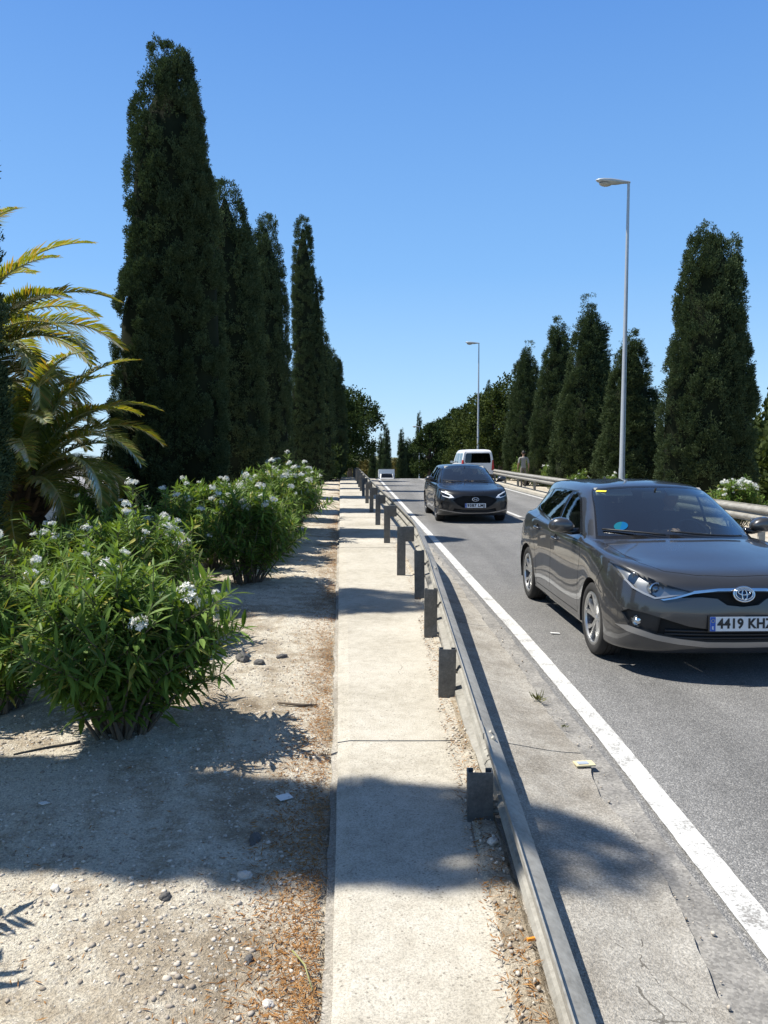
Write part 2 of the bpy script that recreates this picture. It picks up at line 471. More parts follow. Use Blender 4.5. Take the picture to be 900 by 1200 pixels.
        nt.links.new(ramp(nt, dirt, [(.3, rough), (.75, rough + .12)]), b.inputs['Roughness'])
        b.inputs['Coat Weight'].default_value = 1.0 if metal > 0 else .55; b.inputs['Coat Roughness'].default_value = .02
        return m
    M['grey_paint'] = car_paint('grey_metallic_paint', (.056, .057, .060), .55, .26, .25)
    M['black_paint'] = car_paint('black_car_paint', (.006, .007, .009), .0, .25, .3)
    M['white_paint'] = car_paint('white_van_paint', (.78, .78, .78), .0, .3, .02)
    M['tyre'] = plain('tyre_rubber', (.022, .021, .02), .85, 0, .3, 30)
    M['rim'] = plain('alloy_rim', (.55, .55, .54), .28, .85, .08)
    M['dark_rim'] = plain('dark_alloy_rim', (.16, .16, .165), .3, .8, .08)
    M['chrome'] = plain('chrome', (.62, .63, .64), .14, 1.0, .03)
    M['black_plastic'] = plain('black_plastic', (.016, .016, .017), .5, 0, .25, 20)
    M['gloss_black'] = plain('gloss_black_trim', (.010, .010, .011), .12, 0, .2)
    M['gap'] = plain('shut_line', (.006, .006, .006), .9, 0, .2)
    M['silver_trim'] = plain('silver_trim', (.36, .355, .35), .35, .7, .08)
    M['windscreen'] = glass('windscreen_glass', (.66, .76, .76), .9, .21)
    M['side_glass'] = glass('side_glass', (.35, .40, .39), 1.0, .09)
    M['dark_glass'] = glass('tinted_glass', (.05, .055, .06), 1.0, .06)
    M['lens'] = glass('lamp_lens', (.95, .97, .97), .45, .04)
    M['housing'] = plain('lamp_housing', (.30, .31, .32), .3, .7, .2)
    M['housing_rim_shade'] = plain('lamp_housing_rim_shade', (.05, .05, .055), .25, .6, .2)
    M['projector'] = plain('projector_glass', (.20, .23, .26), .05, .9, .05)
    M['drl'] = plain('white_light_guide', (.85, .87, .9), .3, 0, .02)
    M['silver_guide'] = plain('silver_lamp_strip', (.34, .35, .36), .35, .5, .05)
    M['amber'] = plain('amber_lens', (.75, .28, .04), .25, 0, .08)
    M['red_lens'] = plain('red_lens', (.45, .025, .02), .2, 0, .1)
    M['plate'] = plain('plate_white', (.70, .71, .72), .45, 0, .03)
    M['plate_blue'] = plain('plate_blue', (.02, .09, .42), .45, 0, .04)
    M['plate_ink'] = plain('plate_ink', (.012, .012, .014), .5, 0, .05)
    M['star'] = plain('plate_yellow', (.75, .62, .05), .5, 0, .04)
    M['sticker_blue'] = plain('sticker_blue', (.008, .09, .22), .95, 0, .05, spec=0.0)
    M['sticker_green'] = plain('sticker_green', (.012, .11, .16), .95, 0, .05, spec=0.0)
    M['sticker_yellow'] = plain('sticker_yellow', (.80, .66, .04), .5, 0, .05)
    M['emblem_blue'] = plain('emblem_background', (.02, .05, .11), .2, .3, .1)
    M['interior'] = plain('car_interior_dark', (.028, .028, .030), .8, 0, .25, 10)
    M['interior_light'] = plain('car_interior_grey', (.30, .30, .285), .85, 0, .1, 10)
    M['dash'] = plain('dashboard_plastic', (.085, .088, .092), .7, 0, .2, 10)
    # --- people
    M['skin'] = plain('skin', (.36, .20, .13), .55, 0, .08)
    M['hair'] = plain('dark_hair', (.018, .013, .010), .6, 0, .3, 40)
    M['shirt'] = plain('pale_grey_shirt', (.33, .315, .285), .9, 0, .12, 16)
    M['trousers'] = plain('taupe_trousers', (.17, .15, .125), .9, 0, .15, 16)
    M['dark_shirt'] = plain('dark_shirt', (.03, .03, .036), .9, 0, .2, 16)
    M['shoe'] = plain('dark_shoe', (.03, .027, .025), .7, 0, .2)
make_materials()
# ------------------------------------------------------------------ the lie of the land
def interp(pts):
    xs_, ys_ = [p[0] for p in pts], [p[1] for p in pts]
    def f(t):
        if t <= xs_[0]: i = 0
        elif t >= xs_[-1]: i = len(xs_) - 2
        else: i = max(k for k in range(len(xs_) - 1) if xs_[k] <= t)
        u = (t - xs_[i]) / (xs_[i + 1] - xs_[i])
        return ys_[i] + (ys_[i + 1] - ys_[i]) * u
    return f

def sm(a, b, t):
    t = min(1.0, max(0.0, (t - a) / (b - a)))
    return t * t * (3 - 2 * t)

def road_z(y):                       # flat, a crest at about 59 m, then down
    if y < 48: return 0.0
    k = .0015
    if y < 78: return -k * (y - 48) ** 2
    return max(-1.35 - .09 * (y - 78), -8.7)

walk_left = interp([(-8, .42), (2.1, -.152), (3.9, -.243), (8.7, -.52), (16.7, -.968), (30.5, -1.76), (54, -3.08), (160, -8.9)])
line_left = interp([(-8, 1.40), (2.6, 1.325), (4.8, 1.312), (7.4, 1.25), (10.5, 1.128), (13.8, 1.015), (54, -.46), (170, -4.7)])
rail_back = interp([(-8, .50), (3.3, .487), (8.3, .465), (10.3, .42), (14, .245), (21.5, -.165), (30, -.625), (58, -2.10), (90, -3.8)])
rail_right = interp([(-8, 7.0), (13.5, 6.75), (37, 6.45), (60, 6.45), (170, 5.2)])
gutter_right0 = interp([(-8, 1.05), (2.25, 1.074), (2.7, 1.11), (3.15, 1.159), (3.66, 1.10), (4.1, 1.125), (5.1, 1.10), (6.4, 1.085), (7.6, 1.05), (10.5, .96), (13.8, .86), (54, -.62), (170, -4.9)])
def fbm(x, y, s, o=4):
    v = 0; a = .5; f = s
    for _ in range(o):
        v += a * noise.noise((x * f, y * f, 3.7)); a *= .5; f *= 2.1
    return v
def gutter_right(y):
    return gutter_right0(y) + (.055 * fbm(0.3, y, 2.4, 5) if y < 25 else 0)

def ground_z(x, y):
    e = road_z(y)
    dl = walk_left(y) - x
    if dl > -.02:
        z = .045 + .02 * fbm(x, y, .8) + .03 * sm(.2, .9, dl) * (1 - sm(1.5, 2.5, dl)) + .05 * sm(.4, 1.3, dl) * fbm(x, y, 1.7) + .012 * fbm(x, y, 8, 3) + .018 * fbm(x, y, 4, 3) * sm(.1, .5, dl)
        z -= .02 * (1 - sm(0, .12, dl))
        z += -.25 * sm(1.9, 3.2, dl) - .75 * sm(3.5, 6.5, dl) - 2.1 * sm(6.5, 10.5, dl)
        return e + z
    dr = x - rail_right(y)
    if dr > -.3:
        z = -.08 + .10 * sm(.1, .5, dr) + .05 * fbm(x, y, .5) - 1.0 * sm(3.5, 9, dr) - 5 * sm(9, 45, dr)
        z += 7.5 * math.exp(-((x - 120) / 70) ** 2 - ((y - 150) / 110) ** 2) * sm(15, 60, dr)
        return e + z
    return e - .08

def frange(a, b, s):
    return list(np.arange(a, b - 1e-9, s))

def make_ground():
    xs_ = [-900, -400, -200, -120, -80, -60, -45, -35, -28] + frange(-24, -8, 1.0) + frange(-8, -3.2, .3) + frange(-3.2, .2, .035) + [.2, .5, 1, 2, 3, 4, 5] + \
        frange(5.6, 8.2, .2) + frange(8.2, 20, .8) + [20, 23, 27, 32, 38, 45, 52, 60, 70, 80, 90, 100, 115, 130, 150, 180, 220, 300, 500, 900]
    ys_ = [-60, -30, -15, -8, -4, -1, .3] + frange(1.2, 7, .035) + frange(7, 14, .10) + frange(14, 30, .3) + frange(30, 80, 1.0) + frange(80, 170, 4) + [170, 190, 220, 260, 320, 400, 600, 900, 1600, 3000]
    V = np.array([(x, y, ground_z(x, y)) for y in ys_ for x in xs_])
    nx = len(xs_)
    I = np.arange(len(ys_) * nx).reshape(len(ys_), nx)
    F = np.stack([I[:-1, :-1], I[:-1, 1:], I[1:, 1:], I[1:, :-1]], -1).reshape(-1, 4)
    tag(mesh_obj('ground', V, F, M['dirt'], smooth=True), kind='structure')
make_ground()

def strip(name, ys_, lf, rf, nx, zf, mat, kind='structure', thick=0.0):
    V = []; F = []
    for y in ys_:
        a, b = lf(y), rf(y)
        for i in range(nx + 1):
            x = a + (b - a) * i / nx
            V.append((x, y, zf(x, y, i / nx)))
    n = nx + 1
    for j in range(len(ys_) - 1):
        for i in range(nx):
            F.append((j * n + i, j * n + i + 1, (j + 1) * n + i + 1, (j + 1) * n + i))
    if thick:
        b0 = len(V); rows = len(ys_)
        rim = [i for i in range(n)] + [j * n + nx for j in range(1, rows)] + [(rows - 1) * n + i for i in range(nx - 1, -1, -1)] + [j * n for j in range(rows - 2, 0, -1)]
        for i in rim:
            v = V[i]; V.append((v[0], v[1], v[2] - thick))
        m = len(rim)
        for k in range(m):
            k2 = (k + 1) % m
            F.append((rim[k2], rim[k], b0 + k, b0 + k2))
    o = mesh_obj(name, V, F, mat)
    tag(o, kind=kind)
    return o

def ysteps(*segs):
    out = []
    for a, b, s in segs: out += frange(a, b, s)
    return out + [segs[-1][1]]

road_ys = ysteps((-8, 2, 1), (2, 12, .25), (12, 48, 1), (48, 90, 1), (90, 165, 3))
strip('road', road_ys, lambda y: gutter_right0(y) - .30, lambda y: rail_right(y) + .06, 12, lambda x, y, t: road_z(y), M['asphalt'])
dust_ys = ysteps((-8, 1.8, .5), (1.8, 9, .05), (9, 20, .25), (20, 60, 2))
strip('dusty_road_edge', dust_ys, lambda y: gutter_right0(y) - .10, lambda y: line_left(y) - .05 + .03 * fbm(9.1, y, 3) - .05 * sm(8, 16, y), 3, lambda x, y, t: road_z(y) + .004, M['dusty'])
line_ys = ysteps((-8, 1.8, .5), (1.8, 9, .04), (9, 60, 1), (60, 165, 3))
def line_w(y): return .132
strip('road_marking', line_ys, lambda y: line_left(y) + .006 * fbm(1, y, 14, 3), lambda y: line_left(y) + line_w(y) + .006 * fbm(5, y, 14, 3), 1, lambda x, y, t: road_z(y) + .009, M['paint'])
centre_x = interp([(-8, 4.75), (20, 3.78), (23, 3.68), (60, 2.3), (165, -1.2)])
def centre_line():
    V = []; F = []
    y = -6.0
    while y < 100:
        L = 4.2
        n = 4
        b = len(V)
        for k in range(n + 1):
            yy = y + L * k / n
            V += [(centre_x(yy) - .06, yy, road_z(yy) + .006), (centre_x(yy) + .06, yy, road_z(yy) + .006)]
        for k in range(n): F.append((b + 2 * k, b + 2 * k + 1, b + 2 * k + 3, b + 2 * k + 2))
        y += 4.22 if 12 < y < 40 else 9.0
    tag(mesh_obj('road_marking', V, F, M['paint']), kind='structure')
centre_line()
strip('road_marking', ysteps((-8, 48, 2), (48, 165, 3)), lambda y: rail_right(y) - .52, lambda y: rail_right(y) - .38, 1, lambda x, y, t: road_z(y) + .006, M['paint'])
strip('kerb_strip', ysteps((-8, 48, 2), (48, 120, 3)), lambda y: rail_right(y) - .16, lambda y: rail_right(y) + .62, 4, lambda x, y, t: road_z(y) + .10, M['concrete'], thick=.2)

# gutter slab between rail and asphalt, its right edge broken
def gutter_slab():
    cuts = [-8, -2, 1.3, 4.32, 7.6, 11.5, 15.5, 20, 26, 33, 41, 50, 60]
    V = []; F = []
    for a, b in zip(cuts[:-1], cuts[1:]):
        st = .03 if b < 9 and a > 1 else (.15 if b < 16 else .8)
        ys_ = frange(a + .006, b - .006, st) + [b - .006]
        base = len(V); nx = 8
        for y in ys_:
            l, r = rail_back(y) - .06, gutter_right(y)
            for i in range(nx + 1):
                t = i / nx; x = l + (r - l) * t
                z = road_z(y) + .10 - .075 * sm(.15, 1.0, t) + .006 * fbm(x, y, 3, 3)
                V.append((x, y, z))
        n = nx + 1; rows = len(ys_)
        for j in range(rows - 1):
            for i in range(nx):
                p = base + j * n + i
                F.append((p, p + 1, p + n + 1, p + n))
        rim = [base + i for i in range(n)] + [base + j * n + nx for j in range(1, rows)] + [base + (rows - 1) * n + i for i in range(nx - 1, -1, -1)]
        b0 = len(V)
        for i in rim: V.append((V[i][0], V[i][1], V[i][2] - .07))
        for k in range(len(rim) - 1): F.append((rim[k + 1], rim[k], b0 + k, b0 + k + 1))
    tag(mesh_obj('gutter_strip', V, F, M['gutter']), kind='structure')
gutter_slab()

# the narrow footpath slab in bays with open joints, with a rough footing along its left side
def footpath():
    cuts = [-8, -5, -2, 1.2, 4.30, 7.25, 10.3, 13.4, 16.5, 19.6, 22.7, 25.8, 28.9, 32, 35.1, 38.2, 41.3, 44.4, 47.5, 50.6, 53.7, 57, 61, 66]
    V = []; F = []
    for a, b in zip(cuts[:-1], cuts[1:]):
        st = .05 if b < 11 and a > 1 else .5
        ys_ = frange(a + .003, b - .003, st) + [b - .003]
        base = len(V); nx = 10; dz = random.uniform(-.004, .004)
        for y in ys_:
            l = walk_left(y) + .008 * fbm(2, y, 5, 4); r = rail_back(y) - .012 - (.045 if y < 3 else .045 + .03 * math.exp(-((y - 3.1) / .5) ** 2)) * (1 - sm(3.5, 4.6, y)) - (.03 * (.5 + fbm(4, y, 2.2, 4)) if y < 8 else 0)
            for i in range(nx + 1):
                x = l + (r - l) * i / nx
                edge = .012 if i == 0 else 0
                V.append((x, y, road_z(y) + .108 + dz + .004 * fbm(x, y, 2, 3) - edge))
        n = nx + 1; rows = len(ys_)
        for j in range(rows - 1):
            for i in range(nx):
                p = base + j * n + i
                F.append((p, p + 1, p + n + 1, p + n))
        rim = [base + i for i in range(n)] + [base + j * n + nx for j in range(1, rows)] + [base + (rows - 1) * n + i for i in range(nx - 1, -1, -1)] + [base + j * n for j in range(rows - 2, -1, -1)]
        b0 = len(V)
        for i in rim: V.append((V[i][0], V[i][1], V[i][2] - .11))
        for k in range(len(rim)):
            k2 = (k + 1) % len(rim)
            F.append((rim[k2], rim[k], b0 + k, b0 + k2))
    tag(mesh_obj('footpath', V, F, M['concrete']), kind='structure')
footpath()
foot_ys = ysteps((0, 1.8, .3), (1.8, 9, .04), (9, 20, .2))
strip('footpath_footing', foot_ys, lambda y: walk_left(y) - .035 - .03 * fbm(7, y, 2.6, 5), lambda y: walk_left(y) + .03, 3, lambda x, y, t: .052 + .012 * fbm(x, y, 9, 4) + .012 * t, M['gutter'], thick=.06)
soil_ys = ysteps((1.2, 9, .04), (9, 14, .2))
strip('soil_strip', soil_ys, lambda y: rail_back(y) - .04 - .065 * (1 - sm(3.4, 4.5, y)) + .04 * fbm(11, y, 1.9, 5), lambda y: rail_back(y) + .03, 5, lambda x, y, t: .116 + .014 * fbm(x, y, 9, 4) + .004 * math.sin(t * math.pi) - .02 * (abs(t - .5) > .49), M['dirt'])

# lower street on the left
strip('lower_street', [16, 22, 28, 34], lambda y: -60, lambda y: -9.2, 4, lambda x, y, t: -2.98 + 0.0 * y, M['pale_paving'])

# ------------------------------------------------------------------ guard rails
def beam_profile():
    # centre line of the W section, (towards road, up)
    c = [(.000, .158), (.000, .130), (.048, .112), (.080, .092), (.084, .070), (.078, .052), (.022, .018), (.012, .0),
         (.022, -.018), (.078, -.052), (.084, -.070), (.080, -.092), (.048, -.112), (.000, -.130), (.000, -.158)]
    t = .006
    L = []; Rr = []
    for i in range(len(c)):
        a = Vector(c[max(0, i - 1)]); b = Vector(c[min(len(c) - 1, i + 1)])
        d = (b - a).normalized(); nrm = Vector((-d.y, d.x))
        p = Vector(c[i])
        L.append(p + nrm * t / 2); Rr.append(p - nrm * t / 2)
    return L + Rr[::-1]
PROF = beam_profile()

def beam_segment(parent, ys_, xf, zf, side, tilt=lambda y: 0.0, shift=0.0):
    """side +1: face to +x"""
    V = []; F = []; n = len(PROF)
    for y in ys_:
        x0, zt, tl = xf(y), zf(y), tilt(y)
        ca, sa = math.cos(tl), math.sin(tl)
        for p in PROF:
            u, v = p.x + shift, p.y
            V.append((x0 + side * (u * ca - v * sa), y, zt - .155 + (u * sa + v * ca)))
    for j in range(len(ys_) - 1):
        for k in range(n):
            k2 = (k + 1) % n
            F.append((j * n + k, j * n + k2, (j + 1) * n + k2, (j + 1) * n + k))
    F.append(tuple(range(n))); F.append(tuple((len(ys_) - 1) * n + k for k in range(n - 1, -1, -1)))
    mb = MB(); mb.add(V, F)
    return mb.build('rail_beam', M['galv'], parent, angle=28)

def c_post(h, w=.115, d=.06, t=.006):
    """channel post, web towards the viewer, open side behind"""
    mb = MB()
    poly = [(-w / 2, 0), (w / 2, 0), (w / 2, d), (w / 2 - .03, d), (w / 2 - .03, d - t), (w / 2 - t, d - t), (w / 2 - t, t), (-w / 2 + t, t),
            (-w / 2 + t, d - t), (-w / 2 + .03, d - t), (-w / 2 + .03, d), (-w / 2, d)]
    mb.prism(poly, -.35, h)
    return mb

def left_rail():
    root = empty('guard_rail', (0, 0, 0))
    tag(root, 'long weathered steel crash barrier with dark posts, sloping into the ground beside the footpath', 'guard rail')
    zt = lambda y: road_z(y) + min(.80, .335 + .0625 * (y - 3.3))
    tilt = lambda y: R(-2) * (1 - sm(5.0, 10.0, y))
    cuts = [-2.2, 1.0, 3.72, 7.75, 11.8, 15.8, 19.8, 23.8, 27.8, 31.8, 35.8, 39.8, 43.8, 47.8, 51.8, 55.8, 60]
    for i, (a, b) in enumerate(zip(cuts[:-1], cuts[1:])):
        ys_ = frange(a, b + .16, .33) + [b + .16]
        # each beam laps over the next one: pushed out by its own thickness
        beam_segment(root, ys_, lambda y: rail_back(y) + .004 + (.0045 if i % 2 else 0), lambda y: zt(y) + (.0 if i % 2 else .002), 1, tilt)
    posts = [3.324, 5.064, 6.756, 8.581, 10.275, 14.006, 17.6, 21.4, 25.3, 29.6, 33.5, 37.4, 41.4, 45.4, 49.4, 53.4, 57.4]
    bolts = []
    for i, y in enumerate(posts):
        spacer = i >= 4
        x = rail_back(y) - (.056 if not spacer else .189)
        top = zt(y) - .005
        gz = road_z(y) + .1
        o = c_post(top - gz).build('post', M['post'], root, angle=30)
        o.location = (x, y, gz)
        o.rotation_euler = (R(random.uniform(-1, 1)), R(random.uniform(-.8, .8)), R(random.uniform(-3, 3)))
        if spacer:
            mb = MB()
            hh = .20
            # folded spacer: top plate, web and bottom plate
            mb.box((.115, .02, top - gz - hh / 2), (.115, .006, hh))
            mb.box((.115, .055, top - gz - .003), (.115, .07, .006))
            mb.box((.115, .055, top - gz - hh + .003), (.115, .07, .006))
            s = mb.build('spacer', M['post'], o, angle=30)
        else:
            for (x0, x1, z_, r_) in ((.05, .075, top - gz - .155, .016), (.05, .09, .045, .012)):
                mb = MB(); mb.tube([(x0, .03, z_), (x1, .03, z_)], r_, 8); mb.build('bolt', M['galv'], o)
    # splice bolts on the beams
    for c in cuts[1:6]:
        for dy in (.04, .12):
            for dz in (.118, .03, -.118):
                x0 = rail_back(c + dy); tl = tilt(c + dy)
                u = .052 if abs(dz) > .1 else .03
                px = x0 + .004 + u * math.cos(tl) - dz * math.sin(tl); pz = zt(c) - .155 + u * math.sin(tl) + dz * math.cos(tl)
                nrm = Vector((math.cos(tl) * .7 - math.sin(tl) * .6 * (1 if dz > 0 else -1), 0, .6 if dz > 0 else -.6)).normalized()
                p = Vector((px, c + dy, pz))
                mb = MB(); mb.tube([p - nrm * .002, p + nrm * .012], .013, 8); mb.build('splice_bolt', M['galv'], root)
left_rail()

def right_rail():
    root = empty('guard_rail', (0, 0, 0))
    tag(root, 'far crash barrier of pale galvanised steel in front of the right row of trees', 'guard rail')
    zt = lambda y: road_z(y) + .82
    cuts = frange(4, 72.5, 4)
    for i, (a, b) in enumerate(zip(cuts[:-1], cuts[1:])):
        beam_segment(root, [a, a + 2, b + .14], lambda y: rail_right(y) - (.0045 if i % 2 else 0), lambda y: zt(y) + (.002 if i % 2 else 0), -1)
    for y in frange(6, 72, 4):
        gz = road_z(y) + .1
        o = c_post(.70).build('post', M['galv'], root, angle=30)
        o.location = (rail_right(y) + .17, y, gz)
        mb = MB()
        mb.box((-.115, .02, .58), (.115, .006, .20)); mb.box((-.115, .055, .677), (.115, .07, .006)); mb.box((-.115, .055, .483), (.115, .07, .006))
        mb.build('spacer', M['galv'], o, angle=30)
right_rail()

# ------------------------------------------------------------------ street lamps
def street_lamp(loc, H, label, double=False, head=.95):
    root = empty('street_lamp', loc)
    tag(root, label, 'street lamp', 'street lamps along the road')
    mb = MB()
    mb.tube([(0, 0, 0), (0, 0, 1.25), (0, 0, 1.27), (0, 0, H)], [.095, .09, .082, .038], 14)
    mb.lathe([(.17, 0), (.17, .02), (.10, .03)], 12)
    mb.build('pole', M['lamp'], root, angle=40)
    mb = MB(); mb.box((-.096, 0, .75), (.02, .11, .4), bev=.006); mb.build('access_door', M['lamp'], root)
    def make_head(s, z, L):
        # housing: long teardrop loft from the pole to the nose
        sec = [(.04, .045, .035, .03), (-.02, .055, .045, .03), (-.16, .075, .05, .045), (-.34, .12, .062, .085), (-.54, .15, .068, .10), (-.74, .145, .06, .085), (-.88, .10, .04, .05), (-.95, .03, .015, .02)]
        V = []; F = []; ns = 14
        for (x, w, up, dn) in sec:
            for k in range(ns):
                a = 2 * math.pi * k / ns
                zz = math.sin(a) * (up if math.sin(a) > 0 else dn)
                V.append((s * x * L / .95, math.cos(a) * w, z + zz - .16 * x * .45))
        for i in range(len(sec) - 1):
            for k in range(ns):
                k2 = (k + 1) % ns
                F.append((i * ns + k, i * ns + k2, (i + 1) * ns + k2, (i + 1) * ns + k))
        F.append(tuple(range(ns))); F.append(tuple((len(sec) - 1) * ns + k for k in range(ns - 1, -1, -1)))
        mb = MB(); mb.add(V, F)
        h = mb.build('lamp_head', M['lamp'], root, angle=50)
        mb = MB()
        prof = [(.001, -.105)] + [(.135 * math.sin(t), -.105 * math.cos(t)) for t in (.3, .6, .9, 1.2, 1.45)] 
        mb.lathe(prof, 16, c=(0, 0, 0))
        b = mb.build('lamp_bowl', M['lamp_bowl'], h, smooth=True)
        b.scale = (1.5, .92, 1); b.location = (s * -.66 * L / .95, 0, z - .055 + .045); 
    make_head(1, H - .02, head)
    if double: make_head(-1, H - 3.2, .7)
    return root
street_lamp((7.10, 23, road_z(23) + .05), 9.55, 'tall grey street lamp rising behind the roof of the grey hatchback')
street_lamp((6.75, 55.5, road_z(55.5) + .05), 9.6, 'grey street lamp above the white van in the middle distance')
street_lamp((4.75, 104, road_z(104)), 9.0, 'small far street lamp over the road crest among thin cypresses', True)

# ------------------------------------------------------------------ low house and wall beyond the lower street
def low_house(x, y, w, d, h, mat, label, nwin):
    root = empty('house', (x, y, -3.0))
    tag(root, label, 'house')
    mb = MB(); mb.box((0, d / 2, h / 2), (w, d, h)); mb.build('wall', mat, root)
    mb = MB()
    V = [(-w / 2 - .4, -.4, h), (w / 2 + .4, -.4, h), (w / 2 + .4, d + .4, h), (-w / 2 - .4, d + .4, h), (-w / 2 + 1, d / 2, h + 1.2), (w / 2 - 1, d / 2, h + 1.2)]
    mb.add(V, [(0, 1, 5, 4), (1, 2, 5), (2, 3, 4, 5), (3, 0, 4), (3, 2, 1, 0)]); mb.build('roof', M['house_roof'], root)
    for i in range(nwin):
        xx = -w / 2 + w * (i + .5) / nwin
        mb = MB(); mb.box((xx, -.03, h * .55), (1.3, .08, 1.2)); f = mb.build('window', M['white_paint'], root)
        mb = MB(); mb.box((xx, -.075, h * .55), (1.12, .012, 1.02)); mb.build('pane', M['dark_glass'], f)
low_house(-20, 38, 12, 7, 3.0, M['house_wall'], 'low grey house with a grey roof seen behind the palm trunk', 4)
low_house(-34, 36, 9, 7, 3.2, M['house_pale'], 'cream house at the edge of the view beyond the palm', 3)
def garden_wall():
    mb = MB(); mb.box((-23, 34.2, -2.45), (30, .2, 1.1)); o = mb.build('garden_wall', M['house_pale'])
    mb = MB(); mb.box((-23, 34.2, -1.865), (30.1, .3, .07)); mb.build('coping', M['house_wall'], o)
    tag(o, 'low cream garden wall in front of the grey house', 'wall')
garden_wall()
# ------------------------------------------------------------------ plants
def leaf_tris(P, D, S, L, W, bend=0.0):
    """one quad (kite) per leaf. P base points, D directions, S side vectors (unit), lengths L, widths W"""
    n = len(P)
    L = np.asarray(L).reshape(-1, 1); W = np.asarray(W).reshape(-1, 1)
    Nn = np.cross(D, S)
    mid = P + D * L * .45
    V = np.empty((n, 4, 3))
    V[:, 0] = P; V[:, 1] = mid + S * W * .5; V[:, 2] = P + D * L + Nn * L * bend; V[:, 3] = mid - S * W * .5
    F = np.arange(n * 4).reshape(n, 4)
    return V.reshape(-1, 3), F

def unit(a):
    return a / np.maximum(np.linalg.norm(a, axis=-1, keepdims=True), 1e-9)

def lump(t, a, ph, k):
    """a smooth pseudo random field on (height, angle)"""
    return (np.sin(3 * a + ph[0] + 7 * t) * .35 + np.sin(5 * a - ph[1] + 17 * t) * .25 + np.sin(2 * a + ph[2] - 23 * t) * .3 + np.sin(9 * a + ph[3] + 41 * t) * .15 + np.sin(61 * t + 4 * a + ph[4]) * .12) * k

def cypress_meshes(name, H, Rm, seed, n_tuft, leaf=.085, per=11, power=.75, taper=2.2, base=.02, leaders=(), mat='cypress', widest=.16, rough=.22, clump=.30):
    """H height, Rm radius. Upright sprays: big clumps that stand out of the surface, tufts on the clumps, small scale leaves on the tufts; a solid core inside, coloured near black as the shade between them"""
    rg = np.random.default_rng(seed)
    ph = rg.uniform(0, 6.28, 5)
    cols = [(0, 0, 1.0, 1.0)] + list(leaders)       # (dx, dy, height share, radius share)
    def prof(t):
        low = np.clip((t - base) / widest, 0, 1) ** .55
        return (.55 + .45 * low) * np.clip(1 - t ** taper, 0, 1) ** power
    VV = []; FF = []; off = 0; CV = []; CF = []
    for ci, (dx, dy, hs, rs) in enumerate(cols):
        h = H * hs; r0 = Rm * rs
        # clumps over the surface
        nc = int(max(30, 2 * np.pi * r0 * .8 * h / (clump * clump * 1.1)))
        ct = rg.random(nc * 4); keep = rg.random(nc * 4) < np.maximum(.12, prof(ct)); ct = base + (1 - base) * ct[keep][:nc]; nc = len(ct)
        ca = rg.uniform(0, 2 * np.pi, nc)
        cb = 1 + lump(ct, ca, ph + ci, rough) * .42
        cs = clump * rg.uniform(.40, 1.05, nc) * np.clip(r0 / .8, .5, 1.0)
        crad = np.maximum(0, r0 * prof(ct) * cb - cs * .50) + rg.normal(0, .02 * r0, nc)
        cc = np.stack([dx + crad * np.cos(ca), dy + crad * np.sin(ca), ct * h], -1)
        nt2 = int(n_tuft * .95 * hs * (rs if ci else 1)); per_ = int(per * 1.7)
        k = rg.integers(0, nc, nt2)
        d = unit(rg.normal(0, 1, (nt2, 3)) + np.stack([np.cos(ca[k]), np.sin(ca[k]), np.full(nt2, .25)], -1) * .9)
        q = .55 + .40 * rg.random(nt2)
        c = cc[k] + d * (cs[k] * q)[:, None] * np.array([.72, .72, 1.45])
        c[:, 2] = np.clip(c[:, 2], .02, h * 1.0)
        outd = np.stack([np.cos(ca[k]), np.sin(ca[k]), np.zeros(nt2)], -1)
        ax = unit(outd * rg.uniform(.2, .7, (nt2, 1)) + d * .55 + np.array([0, 0, .9]) + rg.normal(0, .18, (nt2, 3)))
        ts = leaf * rg.uniform(1.7, 3.0, nt2)
        Pn = np.repeat(c, per_, 0); An = np.repeat(ax, per_, 0); Tn = np.repeat(ts, per_)
        m = len(Pn)
        s = rg.random(m)
        j = rg.normal(0, 1, (m, 3)); j = unit(j - An * np.sum(j * An, -1, keepdims=True))
        wdt = Tn * .36 * np.sin(np.clip(s * .85 + .12, 0, 1) * np.pi)
        P = Pn + An * (s * Tn)[:, None] + j * (wdt * rg.random(m) ** .5)[:, None]
        D = unit(An + j * rg.uniform(.2, .7, (m, 1)) + rg.normal(0, .2, (m, 3)))
        S = unit(np.cross(D, rg.normal(0, 1, (m, 3))))
        V, F = leaf_tris(P, D, S, leaf * rg.uniform(.5, 1.0, m), leaf * rg.uniform(.22, .40, m))
        VV.append(V); FF.append(F + off); off += len(V)
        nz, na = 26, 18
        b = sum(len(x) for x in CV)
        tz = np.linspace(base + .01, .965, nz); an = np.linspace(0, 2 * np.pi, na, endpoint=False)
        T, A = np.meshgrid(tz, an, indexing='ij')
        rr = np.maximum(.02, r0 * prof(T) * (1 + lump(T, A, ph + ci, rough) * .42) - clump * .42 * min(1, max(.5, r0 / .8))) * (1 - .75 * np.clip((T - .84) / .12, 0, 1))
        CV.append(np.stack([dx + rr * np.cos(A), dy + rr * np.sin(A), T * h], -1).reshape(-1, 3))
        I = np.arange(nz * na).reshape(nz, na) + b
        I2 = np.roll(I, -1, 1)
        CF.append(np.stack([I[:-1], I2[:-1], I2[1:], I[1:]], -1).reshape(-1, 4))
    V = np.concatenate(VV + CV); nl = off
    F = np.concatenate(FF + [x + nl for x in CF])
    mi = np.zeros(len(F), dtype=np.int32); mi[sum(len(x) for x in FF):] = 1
    return V, F, mi, [M[mat], M['cypress_core']]

